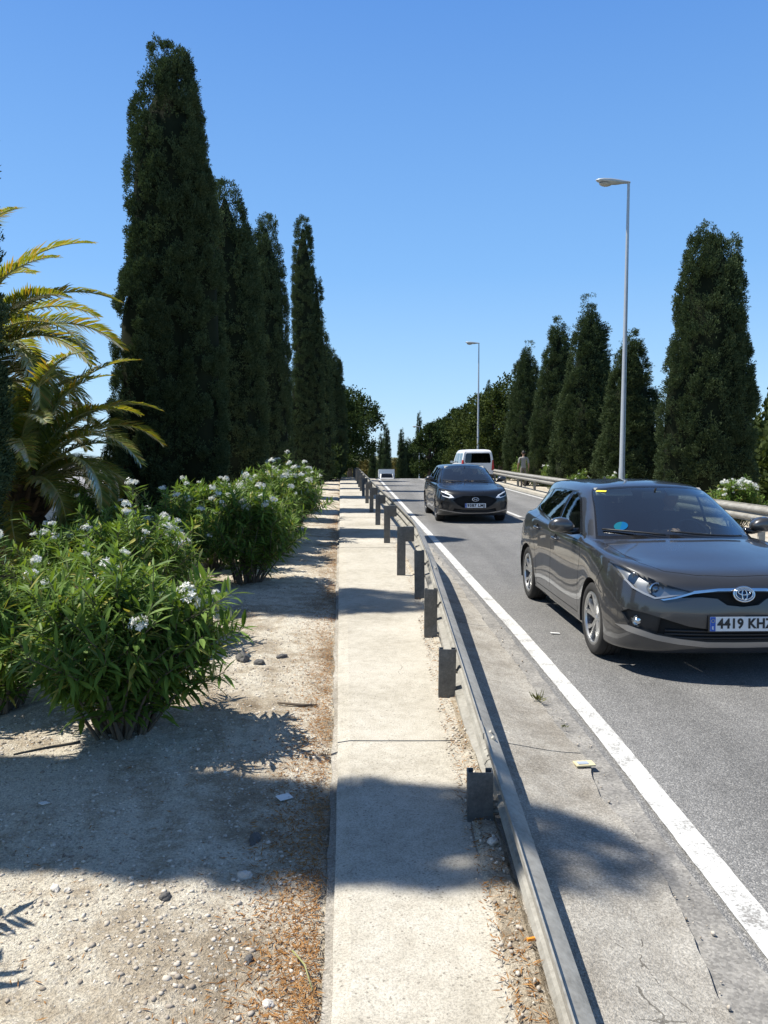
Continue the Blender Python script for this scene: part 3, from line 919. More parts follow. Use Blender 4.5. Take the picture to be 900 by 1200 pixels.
CYP_CACHE = {}
def cypress(kind, loc, rz, sc, label, group, cat='tree'):
    """kind: key into the cypress shapes below; copies share the meshes"""
    if kind not in CYP_CACHE:
        kw = dict(CYP_KINDS[kind])
        V, F, mi, mats = cypress_meshes(kind, **kw)
        root = empty('cypress_tree', loc)
        mesh_obj('crown', V, F, mats, root, mi=mi)
        mb = MB(); mb.tube([(0, 0, -1.0), (0, 0, .3), (.03, 0, kw['H'] * .3)], [kw['Rm'] * .24, kw['Rm'] * .18, kw['Rm'] * .1], 9)
        mb.build('trunk', M['bark'], root, smooth=True)
        CYP_CACHE[kind] = root
    else:
        root = copy_tree(CYP_CACHE[kind])
    root.location = loc; root.rotation_euler = (0, 0, rz)
    root.scale = sc if hasattr(sc, '__len__') else (sc, sc, sc)
    tag(root, label, cat, group)
    return root

CYP_KINDS = {
    'big':    dict(H=10.2, Rm=.86, seed=3, n_tuft=17000, leaf=.052, per=15, power=.42, taper=5.0, leaders=((-.50, -.2, .60, .78), (.18, .2, .985, .72), (.40, -.3, .80, .70), (-.70, .1, .30, .75)), rough=.2),
    'broad':  dict(H=9.9, Rm=.93, seed=11, n_tuft=8500, leaf=.075, per=10, power=.50, taper=3.6, leaders=((.40, 0, .90, .70), (-.40, .2, .84, .7), (0, .3, .97, .6)), rough=.22),
    'edge': dict(H=10.3, Rm=.98, seed=19, n_tuft=9000, leaf=.062, per=11, power=.45, taper=3.0, rough=.14, clump=.26),
    'column': dict(H=11.0, Rm=.66, seed=17, n_tuft=11000, leaf=.065, per=11, power=.40, taper=6.0, leaders=((.2, 0, .9, .8),), rough=.18, clump=.24),
    'spire':  dict(H=12.6, Rm=.42, seed=21, n_tuft=7500, leaf=.075, per=10, power=.40, taper=9, leaders=((.40, .1, .66, .95), (.62, .2, .80, .50), (-.2, 0, .45, 1.0)), rough=.12, clump=.17),
    'pencil': dict(H=9.0, Rm=.55, seed=31, n_tuft=2600, leaf=.12, per=8, power=.7, taper=1.8, rough=.18, clump=.24),
    'right_big': dict(H=8.05, Rm=.98, seed=41, n_tuft=9500, leaf=.07, per=11, power=.45, taper=4.0, leaders=((-.70, 0, .60, .62), (.20, .1, .95, .72), (.50, -.2, .62, .72)), mat='cypress_right', rough=.22, clump=.34),
    'right_a': dict(H=8.35, Rm=1.15, seed=51, n_tuft=8000, leaf=.08, per=10, power=.85, taper=1.5, leaders=((.5, 0, .86, .62), (-.6, .1, .62, .62), (.1, 0, .95, .7)), mat='cypress_right', rough=.32, clump=.36),
    'right_b': dict(H=8.1, Rm=1.05, seed=61, n_tuft=7600, leaf=.08, per=10, power=.75, taper=1.8, leaders=((-.35, 0, .97, .55), (.58, .1, .66, .62), (-.6, 0, .5, .6)), mat='cypress_right', rough=.38, clump=.36),
}
GL = 'cypresses in the row along the left of the footpath'
GR = 'cypresses in the row behind the far crash barrier'
def gz(x, y): return ground_z(x, y) - .05
def put(kind, x, y, rz, sc, label, group): return cypress(kind, (x, y, gz(x, y)), rz, sc, label, group)

put('big', -4.45, 16.4, 0.4, (1, 1, 1.0), 'tallest broad dark cypress beside the palm, nearest whole tree of the left row', GL)
put('column', -4.75, 4.03, 2.3, (.70, .70, .96), 'cypress out of view on the left whose shadow crosses the path by the nearest post', GL)
put('edge', -5.74, 9.35, 4.0, (1, 1, 1.13), 'narrow cypress cut by the left edge of the photo in front of the palm', GL)
put('broad', -4.55, 22.6, .3, (1.0, 1.0, .97), 'second dark cypress of the left row, right behind the tallest one', GL)
put('broad', -4.40, 29.3, 2.2, (.90, .90, 1.07), 'third dark cypress of the left row with a pointed ragged top', GL)
put('spire', -3.70, 36.0, .2, (1, 1, .98), 'slender spire cypress with a narrow straight top, tallest far one on the left', GL)
put('pencil', -3.35, 42.0, .9, (1.05, 1.05, .98), 'slim pointed cypress leaning on the spire cypress', GL)
put('broad', -3.45, 48.5, 5.0, (1.1, 1.1, .83), 'last cypress of the left row, before the round dark tree', GL)

put('right_big', 9.05, 21.7, 0.0, (.98, .98, 1.0), 'big round-topped cypress standing alone right of the tall lamp', GR)
put('right_b', 9.1, 28.6, 1.0, (1.12, 1.12, .76), 'shorter blunt cypress behind the pole of the tall lamp', GR)
put('right_a', 8.95, 34.2, 0.2, (1.22, 1.22, 1.02), 'tall pointed cypress just left of the tall lamp pole', GR)
put('right_b', 9.0, 40.5, 3.3, (1.15, 1.15, 1.07), 'ragged cypress left of the tall pointed one, narrow leaning top', GR)
put('right_a', 8.95, 48.5, 2.6, (1.2, 1.2, 1.03), 'cypress behind the walking person, third from the tall lamp', GR)
put('right_b', 9.0, 67, 1.9, (.8, .8, 1.04), 'far narrow cypress peeking over the olive tree', GR)

# --- broad evergreen trees
def broad_tree_mesh(seed, lumps, n_leaf, leaf):
    """lumps: (x,y,z,r) clouds of leaf clumps; leaves lie through the volume, denser at the outside, with gaps"""
    rg = np.random.default_rng(seed)
    P = []; D = []
    tot = sum(l[3] ** 2 for l in lumps)
    for (x, y, z, r) in lumps:
        n = int(n_leaf * r * r / tot)
        nc = max(6, n // 55)
        cd = unit(rg.normal(0, 1, (nc, 3))); cr = r * (.45 + .6 * rg.random(nc) ** .6)
        cc = np.array([x, y, z]) + cd * cr[:, None] * np.array([1, 1, .85])
        idx = rg.integers(0, nc, n)
        p = cc[idx] + rg.normal(0, .16 * r, (n, 3))
        P.append(p); D.append(unit(cd[idx] + rg.normal(0, .6, (n, 3)) + np.array([0, 0, .25])))
    P = np.concatenate(P); D = np.concatenate(D); n = len(P)
    S = unit(np.cross(D, rg.normal(0, 1, (n, 3))))
    return leaf_tris(P, D, S, leaf * rg.uniform(.7, 1.5, n), leaf * rg.uniform(.5, .9, n))

TREE_CACHE = {}
def broad_tree(kind, loc, rz, sc, label, group=None):
    if kind not in TREE_CACHE:
        seed, lumps, nl, leaf, mat, th = TREE_KINDS[kind]
        V, F = broad_tree_mesh(seed, lumps, nl, leaf)
        root = empty('tree', loc)
        mesh_obj('crown', V, F, M[mat], root)
        mb = MB(); rr = th * .035
        mb.tube([(0, 0, -.8), (.05, 0, th * .3), (-.04, .03, th * .62)], [rr * 1.35, rr, rr * .75], 9)
        for l in lumps[:6]:
            mb.tube([(0, .0, th * .5), ((l[0]) * .5, l[1] * .5, (th * .5 + l[2]) / 2), (l[0], l[1], l[2])], [rr * .6, rr * .4, rr * .15], 7)
        mb.build('trunk', M['bark'], root, smooth=True)
        TREE_CACHE[kind] = root
    else: root = copy_tree(TREE_CACHE[kind])
    root.location = loc; root.rotation_euler = (0, 0, rz); root.scale = sc if hasattr(sc, '__len__') else (sc,) * 3
    return tag(root, label, 'tree', group)

rt = random.Random(5)
def ball(n, rx, rz_, z0, r0, r1):
    out = []
    for i in range(n):
        a = i * 2.4; q = math.sqrt((i + .5) / n)
        out.append((rx * q * math.cos(a), rx * q * math.sin(a), z0 + rz_ * (1 - q * q) * rt.uniform(.4, 1.0) - rz_ * .25 * q, rt.uniform(r0, r1)))
    return out
TREE_KINDS = {
    'dark':  (5, ball(11, 1.9, 1.9, 4.6, .75, 1.25) + ball(6, 1.5, .8, 2.6, .7, 1.1), 17000, .17, 'tree_dark', 5.0),
    'pine':  (6, ball(10, 1.7, 2.6, 5.0, .6, 1.1) + ball(7, 1.7, .9, 2.4, .7, 1.1), 13000, .20, 'tree_dark', 6.0),
    'olive': (8, ball(10, 1.7, 3.2, 4.4, .75, 1.2) + ball(8, 1.9, 1.0, 2.0, .8, 1.2), 16000, .17, 'tree_olive', 5.0),
    'bush':  (9, ball(9, 1.4, .8, 1.0, .55, .9), 9000, .13, 'tree_olive', 1.6),
    'darkbush': (12, ball(9, 1.4, .8, 1.0, .55, .9), 7000, .16, 'tree_dark', 1.6),
    'brown': (10, ball(10, 2.2, 2.0, 3.6, 1.0, 1.5), 6000, .3, 'tree_brown', 4.5),
}
GB = 'round evergreen trees beyond the cypress rows'
broad_tree('dark', (-4.2, 57, road_z(57)), .3, (1.15, 1.1, 1.02), 'round dark tree overhanging the far end of the footpath, nearest of the pair', GB)
broad_tree('dark', (-3.0, 68, road_z(68)), 2.3, (1.15, 1.1, 1.12), 'dark tree with a crown leaning over the road beyond the end of the footpath', GB)
broad_tree('darkbush', (-3.9, 52, 0), 1.0, (1.3, 1.3, 1.3), 'dark bush at the shaded far end of the footpath')
broad_tree('darkbush', (-5.6, 47, -.3), 2.0, (1.4, 1.4, 1.6), 'dark bush under the last cypress of the left row')
broad_tree('olive', (8.7, 57.5, -.1), .3, (1.15, 1.1, 1.0), 'olive green tree behind the white van, beside the second lamp', GB)
broad_tree('olive', (8.2, 72, road_z(72)), 2.0, (1.1, 1.1, 1.08), 'second olive green tree left of the second lamp pole', GB)
broad_tree('bush', (14.0, 26, gz(14, 26) + .1), 0, (1.7, 1.7, 1.5), 'olive green bush right of the big round-topped cypress', 'bushes on the right bank')
broad_tree('bush', (18.3, 32, gz(18, 32)), 1.2, (2.2, 2.2, 2.3), 'larger olive bush at the right edge beyond the big cypress', 'bushes on the right bank')
broad_tree('bush', (24.5, 48, gz(24.5, 48)), 2.2, (2.6, 2.6, 3.0), 'far olive bush at the right edge below the wooded hill', 'bushes on the right bank')
GD = 'dark pines beyond the road crest'
for i, (x, y, s, lab) in enumerate([
    (4.9, 84, .92, 'dark pine beyond the crest just right of the small far lamp'),
    (6.6, 88, 1.05, 'tall dark pine beyond the crest, behind the roof of the black car'),
    (7.6, 78, 1.0, 'dark pine beyond the crest beside the olive trees'),
    (7.4, 96, 1.15, 'dark pine behind the other pines beyond the crest')]):
    broad_tree('pine', (x, y, road_z(y)), i * 1.3, (.95 * s, .95 * s, s), lab, GD)
for i, (x, y, s, lab) in enumerate([
    (1.6, 128, 1.0, 'brownish round tree beyond the white truck'),
    (5.6, 134, 1.05, 'brownish green tree between the thin cypresses far beyond the crest'),
    (-2.6, 118, .9, 'brownish green tree left of the white truck under the overhanging crown')]):
    broad_tree('brown', (x, y, road_z(y)), i * 2.1, (s * 1.1, s * 1.1, s * 1.1), lab, 'brownish trees far beyond the crest')
GT = 'thin cypresses far beyond the road crest'
for i, (x, y, s, lab) in enumerate([
    (-.35, 105, .90, 'pair of thin cypresses by the truck, the left one'),
    (.35, 104, 1.03, 'thin cypress just left of the white truck, tallest of its pair'),
    (2.4, 106, .98, 'thin cypress right of the truck, first of the close row'),
    (2.95, 108, .85, 'thin cypress in the close row, second from the truck'),
    (3.45, 109, .88, 'thin cypress in the close row, third from the truck'),
    (3.95, 110, .84, 'thin cypress in the close row, last before the tall far one'),
    (4.55, 108, .82, 'thin short cypress beside the tall far one'),
    (5.1, 112, 1.32, 'tall thin cypress beside the small far lamp'),
    (-1.6, 112, .8, 'thin cypress half hidden behind the overhanging dark crown')]):
    cypress('pencil', (x, y, road_z(y)), i * 1.1, (1.05, 1.05, s), lab, GT)

# --- far woods as masses
def woods(name, n, area, zf, leaf, mat, seed):
    rg = np.random.default_rng(seed)
    pts = area(rg, n)
    P = []; D = []
    for (x, y, r) in pts:
        k = 150
        d = unit(rg.normal(0, 1, (k, 3))); d[:, 2] = np.abs(d[:, 2])
        P.append(np.array([x, y, zf(x, y) + r * .5]) + d * r * rg.uniform(.7, 1.05, (k, 1))); D.append(unit(d + rg.normal(0, .5, (k, 3))))
    P = np.concatenate(P); D = np.concatenate(D); m = len(P)
    S = unit(np.cross(D, rg.normal(0, 1, (m, 3))))
    V, F = leaf_tris(P, D, S, leaf * rg.uniform(.7, 1.5, m), leaf * rg.uniform(.5, .9, m))
    return tag(mesh_obj(name, V, F, M[mat]), kind='stuff')
def hill_area(rg, n):
    out = []
    while len(out) < n:
        x, y = rg.uniform(26, 150), rg.uniform(58, 210)
        if x / y > .30: out.append((x, y, rg.uniform(1.4, 3.2)))
    return out
woods('hillside_woods', 420, hill_area, ground_z, .75, 'tree_olive', 2)
def far_area(rg, n):
    return [(rg.uniform(-45, 60), rg.uniform(150, 215), rg.uniform(2.4, 5.0)) for _ in range(n)]
woods('far_woods', 170, far_area, lambda x, y: ground_z(x, y) + .5, 1.0, 'tree_dark', 4)
def left_area(rg, n):
    return [(rg.uniform(-75, -12), rg.uniform(46, 80), rg.uniform(1.2, 2.6)) for _ in range(n)]
woods('left_woods', 130, left_area, lambda x, y: ground_z(x, y), .6, 'tree_dark', 6)
woods('right_woods', 120, lambda rg, n: [(rg.uniform(11, 26), rg.uniform(54, 130), rg.uniform(1.2, 2.6)) for _ in range(n)], ground_z, .5, 'tree_dark', 8)

# --- oleanders
def oleander_mesh(seed, n_stem, h, spread, lean=(0, 0), leafL=.115, density=1.0, nfl=14):
    rg = np.random.default_rng(seed)
    SV = MB(); LP = []; LD = []; tips = []
    for i in range(n_stem):
        a = rg.uniform(0, 2 * np.pi); q = rg.random() ** .55
        hh = h * (1 - .58 * q * q) * rg.uniform(.78, 1.05)
        end = Vector((math.cos(a) * spread * q + lean[0] * hh, math.sin(a) * spread * q + lean[1] * hh, hh))
        b0 = Vector((math.cos(a) * .14 * q + rg.normal(0, .03), math.sin(a) * .14 * q + rg.normal(0, .03), 0))
        mid = b0.lerp(end, .5) + Vector((rg.normal(0, .03), rg.normal(0, .03), .06 * h))
        pts = [b0 + (mid - b0) * 2 * t if t <= .5 else mid + (end - mid) * (2 * t - 1) for t in (0, .25, .5, .75, 1)]
        pts = [b0, b0.lerp(mid, .5), mid, mid.lerp(end, .5) + Vector((0, 0, .015)), end]
        SV.tube(pts, [.012, .010, .007, .005, .003], 5, cap=False)
        brs = [(pts, .22)]
        for k in range(rg.integers(2, 4)):
            s0 = pts[2].lerp(pts[4], rg.uniform(0, .6)); L = rg.uniform(.22, .42) * h
            dv = Vector((rg.normal(0, 1), rg.normal(0, 1), rg.uniform(.5, 1.8))).normalized()
            out = Vector((math.cos(a), math.sin(a), .6)).normalized()
            dv = (dv + out * .8).normalized()
            e = s0 + dv * L
            br = [s0, s0.lerp(e, .5) + Vector((0, 0, -.01)), e]
            SV.tube(br, [.005, .004, .0025], 4, cap=False)
            brs.append((br, 0.0))
        for (pp, st) in brs:
            ln = sum((pp[k + 1] - pp[k]).length for k in range(len(pp) - 1))
            nw = max(3, int(ln * (1 - st) / .026 * density))
            for w in range(nw):
                s = st + (1 - st) * (w + rg.random() * .6) / nw
                f = s * (len(pp) - 1); k = min(int(f), len(pp) - 2)
                p = pp[k].lerp(pp[k + 1], f - k); ax = (pp[k + 1] - pp[k]).normalized()
                o1 = ax.orthogonal().normalized(); o2 = ax.cross(o1); ph = rg.uniform(0, 6.28)
                up = .35 + .9 * max(0, s - .5)
                for m_ in range(3):
                    aa = ph + m_ * 2.094 + rg.normal(0, .25)
                    d = (o1 * math.cos(aa) + o2 * math.sin(aa)) + ax * up * rg.uniform(.4, 1.4) + Vector((0, 0, rg.normal(.05, .2)))
                    LP.append(p); LD.append(d.normalized())
            tips.append((pp[-1], (pp[-1] - pp[-2]).normalized()))
    P = np.array(LP, dtype=float); D = np.array(LD, dtype=float); n = len(P)
    up = np.array([0, 0, 1.0])
    S = unit(np.cross(D, up) + rg.normal(0, .25, (n, 3))); S = unit(S - D * np.sum(S * D, -1, keepdims=True))
    Nn = np.cross(S, D)
    L = (leafL * rg.uniform(.65, 1.35, n))[:, None]; W = L * rg.uniform(.15, .21, n)[:, None]
    dr = rg.uniform(.02, .22, n)[:, None]
    # folded lance: base, 3 stations with left/mid/right, tip, drooping
    cols = []
    def mid(t): return P + D * L * t - up * L * dr * t * t
    fold = .25
    V = np.stack([P, mid(.25) + S * W * .42 + Nn * W * fold * .4, mid(.25), mid(.25) - S * W * .42 + Nn * W * fold * .4,
                  mid(.58) + S * W * .5 + Nn * W * fold * .5, mid(.58), mid(.58) - S * W * .5 + Nn * W * fold * .5, mid(1.0)], 1)
    b = (np.arange(n) * 8)[:, None]
    quads = np.concatenate([b + np.array([[1, 4, 5, 2]]), b + np.array([[2, 5, 6, 3]])], 1).reshape(-1, 4)
    tris = np.concatenate([b + np.array([[0, 1, 2]]), b + np.array([[0, 2, 3]]), b + np.array([[4, 7, 5]]), b + np.array([[5, 7, 6]])], 1).reshape(-1, 3)
    tq = np.concatenate([tris, tris[:, 2:3]], 1)
    F = [tuple(x) for x in quads.tolist()] + [tuple(x) for x in tris.tolist()]
    V = V.reshape(-1, 3)
    tips.sort(key=lambda t: -t[0].z - .25 * rg.random())
    return V, F, SV, tips

def flower_mesh(seed, n=26, r=.055):
    rg = np.random.default_rng(seed)
    mb = MB()
    for i in range(n):
        d = Vector(rg.normal(0, 1, 3)); d.z = abs(d.z) * .8 + .1; d.normalize()
        c = d * r * rg.uniform(.5, 1.25)
        q = (d + Vector(rg.normal(0, .35, 3))).normalized()
        o1 = q.orthogonal().normalized(); o2 = q.cross(o1); R0 = rg.uniform(.016, .026)
        for k in range(5):
            a = k * 1.2566 + rg.uniform(0, .2); a1 = a + .42; a2 = a - .42
            e = lambda an, rr, hh: c + (o1 * math.cos(an) + o2 * math.sin(an)) * rr + q * hh
            mb.add([c, e(a1, R0 * .7, .004), e(a + .12, R0 * 1.1, .006), e(a2, R0 * .75, .002)], [(0, 1, 2, 3)])
    return mb

FL = []
def flower_cluster(parent, p, s):
    if len(FL) < 3:
        o = flower_mesh(70 + len(FL)).build('flower_cluster', M['petal'], parent, fix=False); FL.append(o)
    else:
        o = FL[random.randrange(3)].copy(); COL.objects.link(o); o.parent = parent
    o.location = p; o.rotation_euler = (random.uniform(-.4, .4), random.uniform(-.4, .4), random.uniform(0, 6)); o.scale = (s, s, s)

OLE = {}
OLE_KINDS = {'near': dict(seed=4, n_stem=52, h=1.12, spread=.56, leafL=.118), 'mid': dict(seed=14, n_stem=40, h=1.3, spread=.62, leafL=.13, density=.85),
             'pale': dict(seed=24, n_stem=34, h=1.15, spread=.62, leafL=.125, density=.85), 'near2': dict(seed=34, n_stem=42, h=1.25, spread=.60, leafL=.125)}
def oleander(kind, loc, rz, sc, label, group, nfl, mat='oleander', fs=1.0, side=None):
    if kind not in OLE:
        V, F, SV, tips = oleander_mesh(**OLE_KINDS[kind])
        root = empty('oleander_bush', loc)
        mesh_obj('foliage', V, F, M[mat], root)
        SV.build('stem', M['stem'], root, smooth=True, fix=False)
        OLE[kind] = (root, tips)
    else:
        src, tips = OLE[kind]
        root = empty('oleander_bush', loc)
        for ch in src.children:
            if ch.name.split('.')[0] in ('foliage', 'stem'):
                c = ch.copy(); COL.objects.link(c); c.parent = root
    root.location = loc; root.rotation_euler = (0, 0, rz); root.scale = (sc,) * 3 if not hasattr(sc, '__len__') else sc
    rr = random.Random(int(abs(loc[0] * 131 + loc[1] * 977)))
    cand = tips[:int(len(tips) * .5)]
    for (p, d) in rr.sample(cand, min(nfl, len(cand))):
        flower_cluster(root, p + d * .03, fs * rr.uniform(.45, 1.05))
    return tag(root, label, 'shrub', group)

GO = 'white oleander bushes beside the dirt strip'
def og(x, y): return ground_z(x, y) - .02
oleander('near', (-1.55, 4.50, og(-1.55, 4.5)), .2, (1.0, 1.0, 1.0), 'nearest oleander bush with dark leaves, bare stems at its foot on the dirt', GO, 11)
oleander('near2', (-2.62, 5.15, og(-2.6, 5.15)), 1.3, .92, 'lighter oleander bush at the left edge behind the nearest one', GO, 16)
oleander('pale', (-2.25, 6.7, og(-2.25, 6.7)), .5, 1.02, 'oleander bush with white blooms just behind the nearest one', GO, 18)
oleander('mid', (-3.3, 7.9, og(-3.3, 7.9)), 2.4, .95, 'oleander bush in front of the palm trunk', GO, 14)
oleander('mid', (-1.78, 9.9, og(-1.78, 9.9)), 0.4, 1.0, 'oleander bush past a bare shaded gap of dirt, second along the path', GO, 22)
oleander('near2', (-2.75, 9.6, og(-2.75, 9.6)), 3.3, .95, 'oleander bush left of the second bush along the path', GO, 16)
oleander('pale', (-1.95, 12.2, og(-1.95, 12.2)), 1.9, 1.1, 'oleander bush just behind the second bush along the path', GO, 18)
oleander('mid', (-1.85, 14.4, og(-1.85, 14.4)), 4.4, 1.12, 'leafy oleander bush halfway along the row', GO, 24)
oleander('near2', (-2.15, 16.9, og(-2.1, 16.9)), 2.6, 1.15, 'oleander bush next to the last one of the row', GO, 20)
oleander('pale', (-2.25, 19.4, og(-2.2, 19.4)), 5.1, 1.2, 'last oleander bush of the row, in front of dark trunks', GO, 20)
oleander('pale', (-2.24, 2.28, og(-2.24, 2.28)), 5.1, .97, 'oleander bush out of view whose sprig shadows touch the dirt at bottom left', GO, 4)
oleander('near2', (-4.6, 12.2, og(-4.6, 12.2)), .9, 1.15, 'oleander bush at the foot of the tallest cypress', GO, 8)
oleander('mid', (-2.5, 11.2, og(-2.5, 11.2)), 5.4, 1.05, 'oleander bush behind the second one along the path, nearer the cypress', GO, 12)
oleander('near2', (-2.3, 13.4, og(-2.3, 13.4)), 3.9, 1.1, 'oleander bush filling the hedge before the halfway bush', GO, 14)
oleander('near2', (-2.9, 8.0, og(-2.9, 8.0)), .2, .9, 'low oleander bush left of the bare shaded gap', GO, 12)
GO2 = 'oleander bushes behind the far crash barrier'
for i, (x, y, s, n, lab) in enumerate([
    (8.05, 17.6, .90, 40, 'white flowering oleander above the far barrier, right of the big round-topped cypress'),
    (8.2, 27.0, .85, 10, 'low oleander behind the hatchback roof, under the blunt cypress'),
    (7.9, 31.0, .8, 12, 'oleander under the tall pointed cypress, left of the tall lamp'),
    (7.75, 35.0, .95, 16, 'white flowering oleander behind the far barrier, right of the walking person'),
    (7.7, 41.5, 1.25, 3, 'bright green oleander left of the walking person, beside the van')]):
    oleander(['mid', 'pale', 'near2', 'mid', 'pale'][i], (x, y, ground_z(x, y)), i * 1.7, s, lab, GO2, n, fs=1.25)

# --- the palm
def frond_mesh(seed, L, droop, n_leaf=80, leafL=.60, rise=.5):
    rg = np.random.default_rng(seed)
    npt = 22
    pts = []
    pos = Vector((0, 0, 0)); ang = rise
    for i in range(npt):
        pts.append(pos.copy())
        s = i / (npt - 1)
        ang = rise - droop * s ** 1.6
        pos = pos + Vector((math.cos(ang), 0, math.sin(ang))) * (L / (npt - 1))
    LV = []; LF = []
    for i in range(n_leaf):
        s = .12 + .88 * (i + .5) / n_leaf
        f = s * (npt - 1); k = min(int(f), npt - 2)
        p = pts[k].lerp(pts[k + 1], f - k); t = (pts[k + 1] - pts[k]).normalized()
        upv = Vector((-t.z, 0, t.x))
        ll = leafL * (math.sin(math.pi * min(1, .16 + s * .80)) ** .7) * rg.uniform(.85, 1.1)
        for sd in (-1, 1):
            fw = .42 + .70 * s
            d = (Vector((0, sd, 0)) + t * fw + upv * rg.uniform(.15, .45)).normalized()
            w = .022
            m1 = p + d * ll * .5; e = p + d * ll + Vector((0, 0, -1)) * ll * rg.uniform(.06, .3)
            sv = (t - d * t.dot(d)).normalized() * w
            nn = d.cross(sv).normalized() * w * .6
            b = len(LV)
            LV += [p - sv * .4, p + sv * .4, m1 + sv, m1 - sv + nn * .5, e]
            LF += [(b, b + 1, b + 2, b + 3), (b + 3, b + 2, b + 4)]
    mb = MB()
    mb.tube(pts, [.035 * (1 - .93 * i / (npt - 1)) + .003 for i in range(npt)], 6)
    return LV, LF, mb

def palm(loc, label, th=2.0, fs=1.0, group='date palms left of the cypress row'):
    root = empty('palm_tree', loc); tag(root, label, 'palm tree', group)
    mb = MB(); V = []; F = []; seg = 22; rows = 34
    rg = random.Random(3)
    for j in range(rows):
        t = j / (rows - 1); r = .40 + .10 * (1 - t) ** 3 + .10 * max(0, t - .6)
        for k in range(seg):
            a = 2 * math.pi * (k + .5 * (j % 2)) / seg
            rr = r * (1 + (.10 if j % 2 else -.03) + rg.uniform(-.03, .05))
            V.append((rr * math.cos(a), rr * math.sin(a), -.6 + (th + .6) * t))
    for j in range(rows - 1):
        for k in range(seg):
            k2 = (k + 1) % seg
            F.append((j * seg + k, j * seg + k2, (j + 1) * seg + k2, (j + 1) * seg + k))
    F.append(tuple((rows - 1) * seg + k for k in range(seg)))
    mesh_obj('trunk', V, F, M['palm_trunk'], root)
    # cut leaf bases under the crown
    mb = MB()
    for i in range(46):
        a = i * 2.399; z = th - .55 + .6 * i / 46
        d = Vector((math.cos(a), math.sin(a), 1.0)).normalized()
        p = Vector((math.cos(a) * .40, math.sin(a) * .40, z))
        mb.tube([p, p + d * .16, p + d * .3 + Vector((0, 0, .05))], [.05, .042, .028], 5)
    mb.build('leaf_bases', M['palm_trunk'], root)
    protos = []
    for i, (L, dr, rise) in enumerate([(3.5, 1.55, 1.05), (3.4, 1.9, .85), (3.1, 2.5, .72), (2.7, 3.0, .50), (3.6, 1.3, 1.28), (2.2, 1.9, -.1)]):
        LV, LF, rb = frond_mesh(100 + i, L, dr, rise=rise)
        n0 = len(rb.V)
        V = rb.V + LV; F = rb.F + [tuple(q + n0 for q in f) for f in LF]
        mi = [1] * len(rb.F) + [0] * len(LF)
        protos.append((V, F, mi))
    made = {}
    spec = []
    for i in range(62):
        a = i * 2.399963
        q = i / 61
        kind = 4 if q < .16 else (0 if q < .36 else (1 if q < .60 else (2 if q < .82 else 3)))
        spec.append((a, kind, th + .22 - .45 * q, .16 + .2 * q))
    spec += [(-1.2, 5, th - .25, .35), (-.3, 5, th - .2, .35), (-2.2, 5, th - .2, .35)]
    for (a, kind, z, r) in spec:
        if kind not in made:
            V, F, mi = protos[kind]
            o = mesh_obj('frond', V, F, [M['palm'], M['rachis']], root, mi=mi); made[kind] = o
        else:
            o = made[kind].copy(); COL.objects.link(o); o.parent = root
        o.location = (r * math.cos(a), r * math.sin(a), z)
        o.rotation_euler = (rg.uniform(-.25, .25), rg.uniform(-.12, .12), a + rg.uniform(-.15, .15))
        o.scale = (fs * rg.uniform(.85, 1.1),) * 3
    return root
palm((-6.2, 13.0, ground_z(-6.2, 13.0) - .05), 'short date palm with a thick trunk and drooping fronds left of the tallest cypress', 2.05, .74)
palm((-7.75, 13.7, ground_z(-7.75, 13.7) - .05), 'taller date palm whose trunk is off the left edge, upper fronds arching into view', 4.0, .95)

# --- small ground growth and loose material
def weeds(name, loc, n, L, mat, label):
    rg = np.random.default_rng(int(loc[1] * 100))
    P = np.zeros((n, 3)) + rg.normal(0, .012, (n, 3)) * np.array([1, 1, 0])
    D = unit(np.stack([rg.normal(0, .7, n), rg.normal(0, .7, n), rg.uniform(.5, 1.2, n)], -1))
    S = unit(np.cross(D, rg.normal(0, 1, (n, 3))))
    V, F = leaf_tris(P, D, S, L * rg.uniform(.5, 1.2, n), .008 * rg.uniform(.6, 1.4, n), -.1)
    o = mesh_obj(name, V, F, M[mat]); o.location = loc
    return tag(o, label, 'weed')
weeds('weed', (1.075, 5.25, .03), 34, .085, 'weed', 'small dry weed growing in the crack between gutter and road')
weeds('weed', (1.13, 4.72, .03), 12, .03, 'weed', 'tiny weed in the gutter crack just nearer than the dry weed')
weeds('weed', (-3.55, 8.9, ground_z(-3.55, 8.9)), 40, .5, 'oleander', 'spiky grass tuft beside the oleanders')

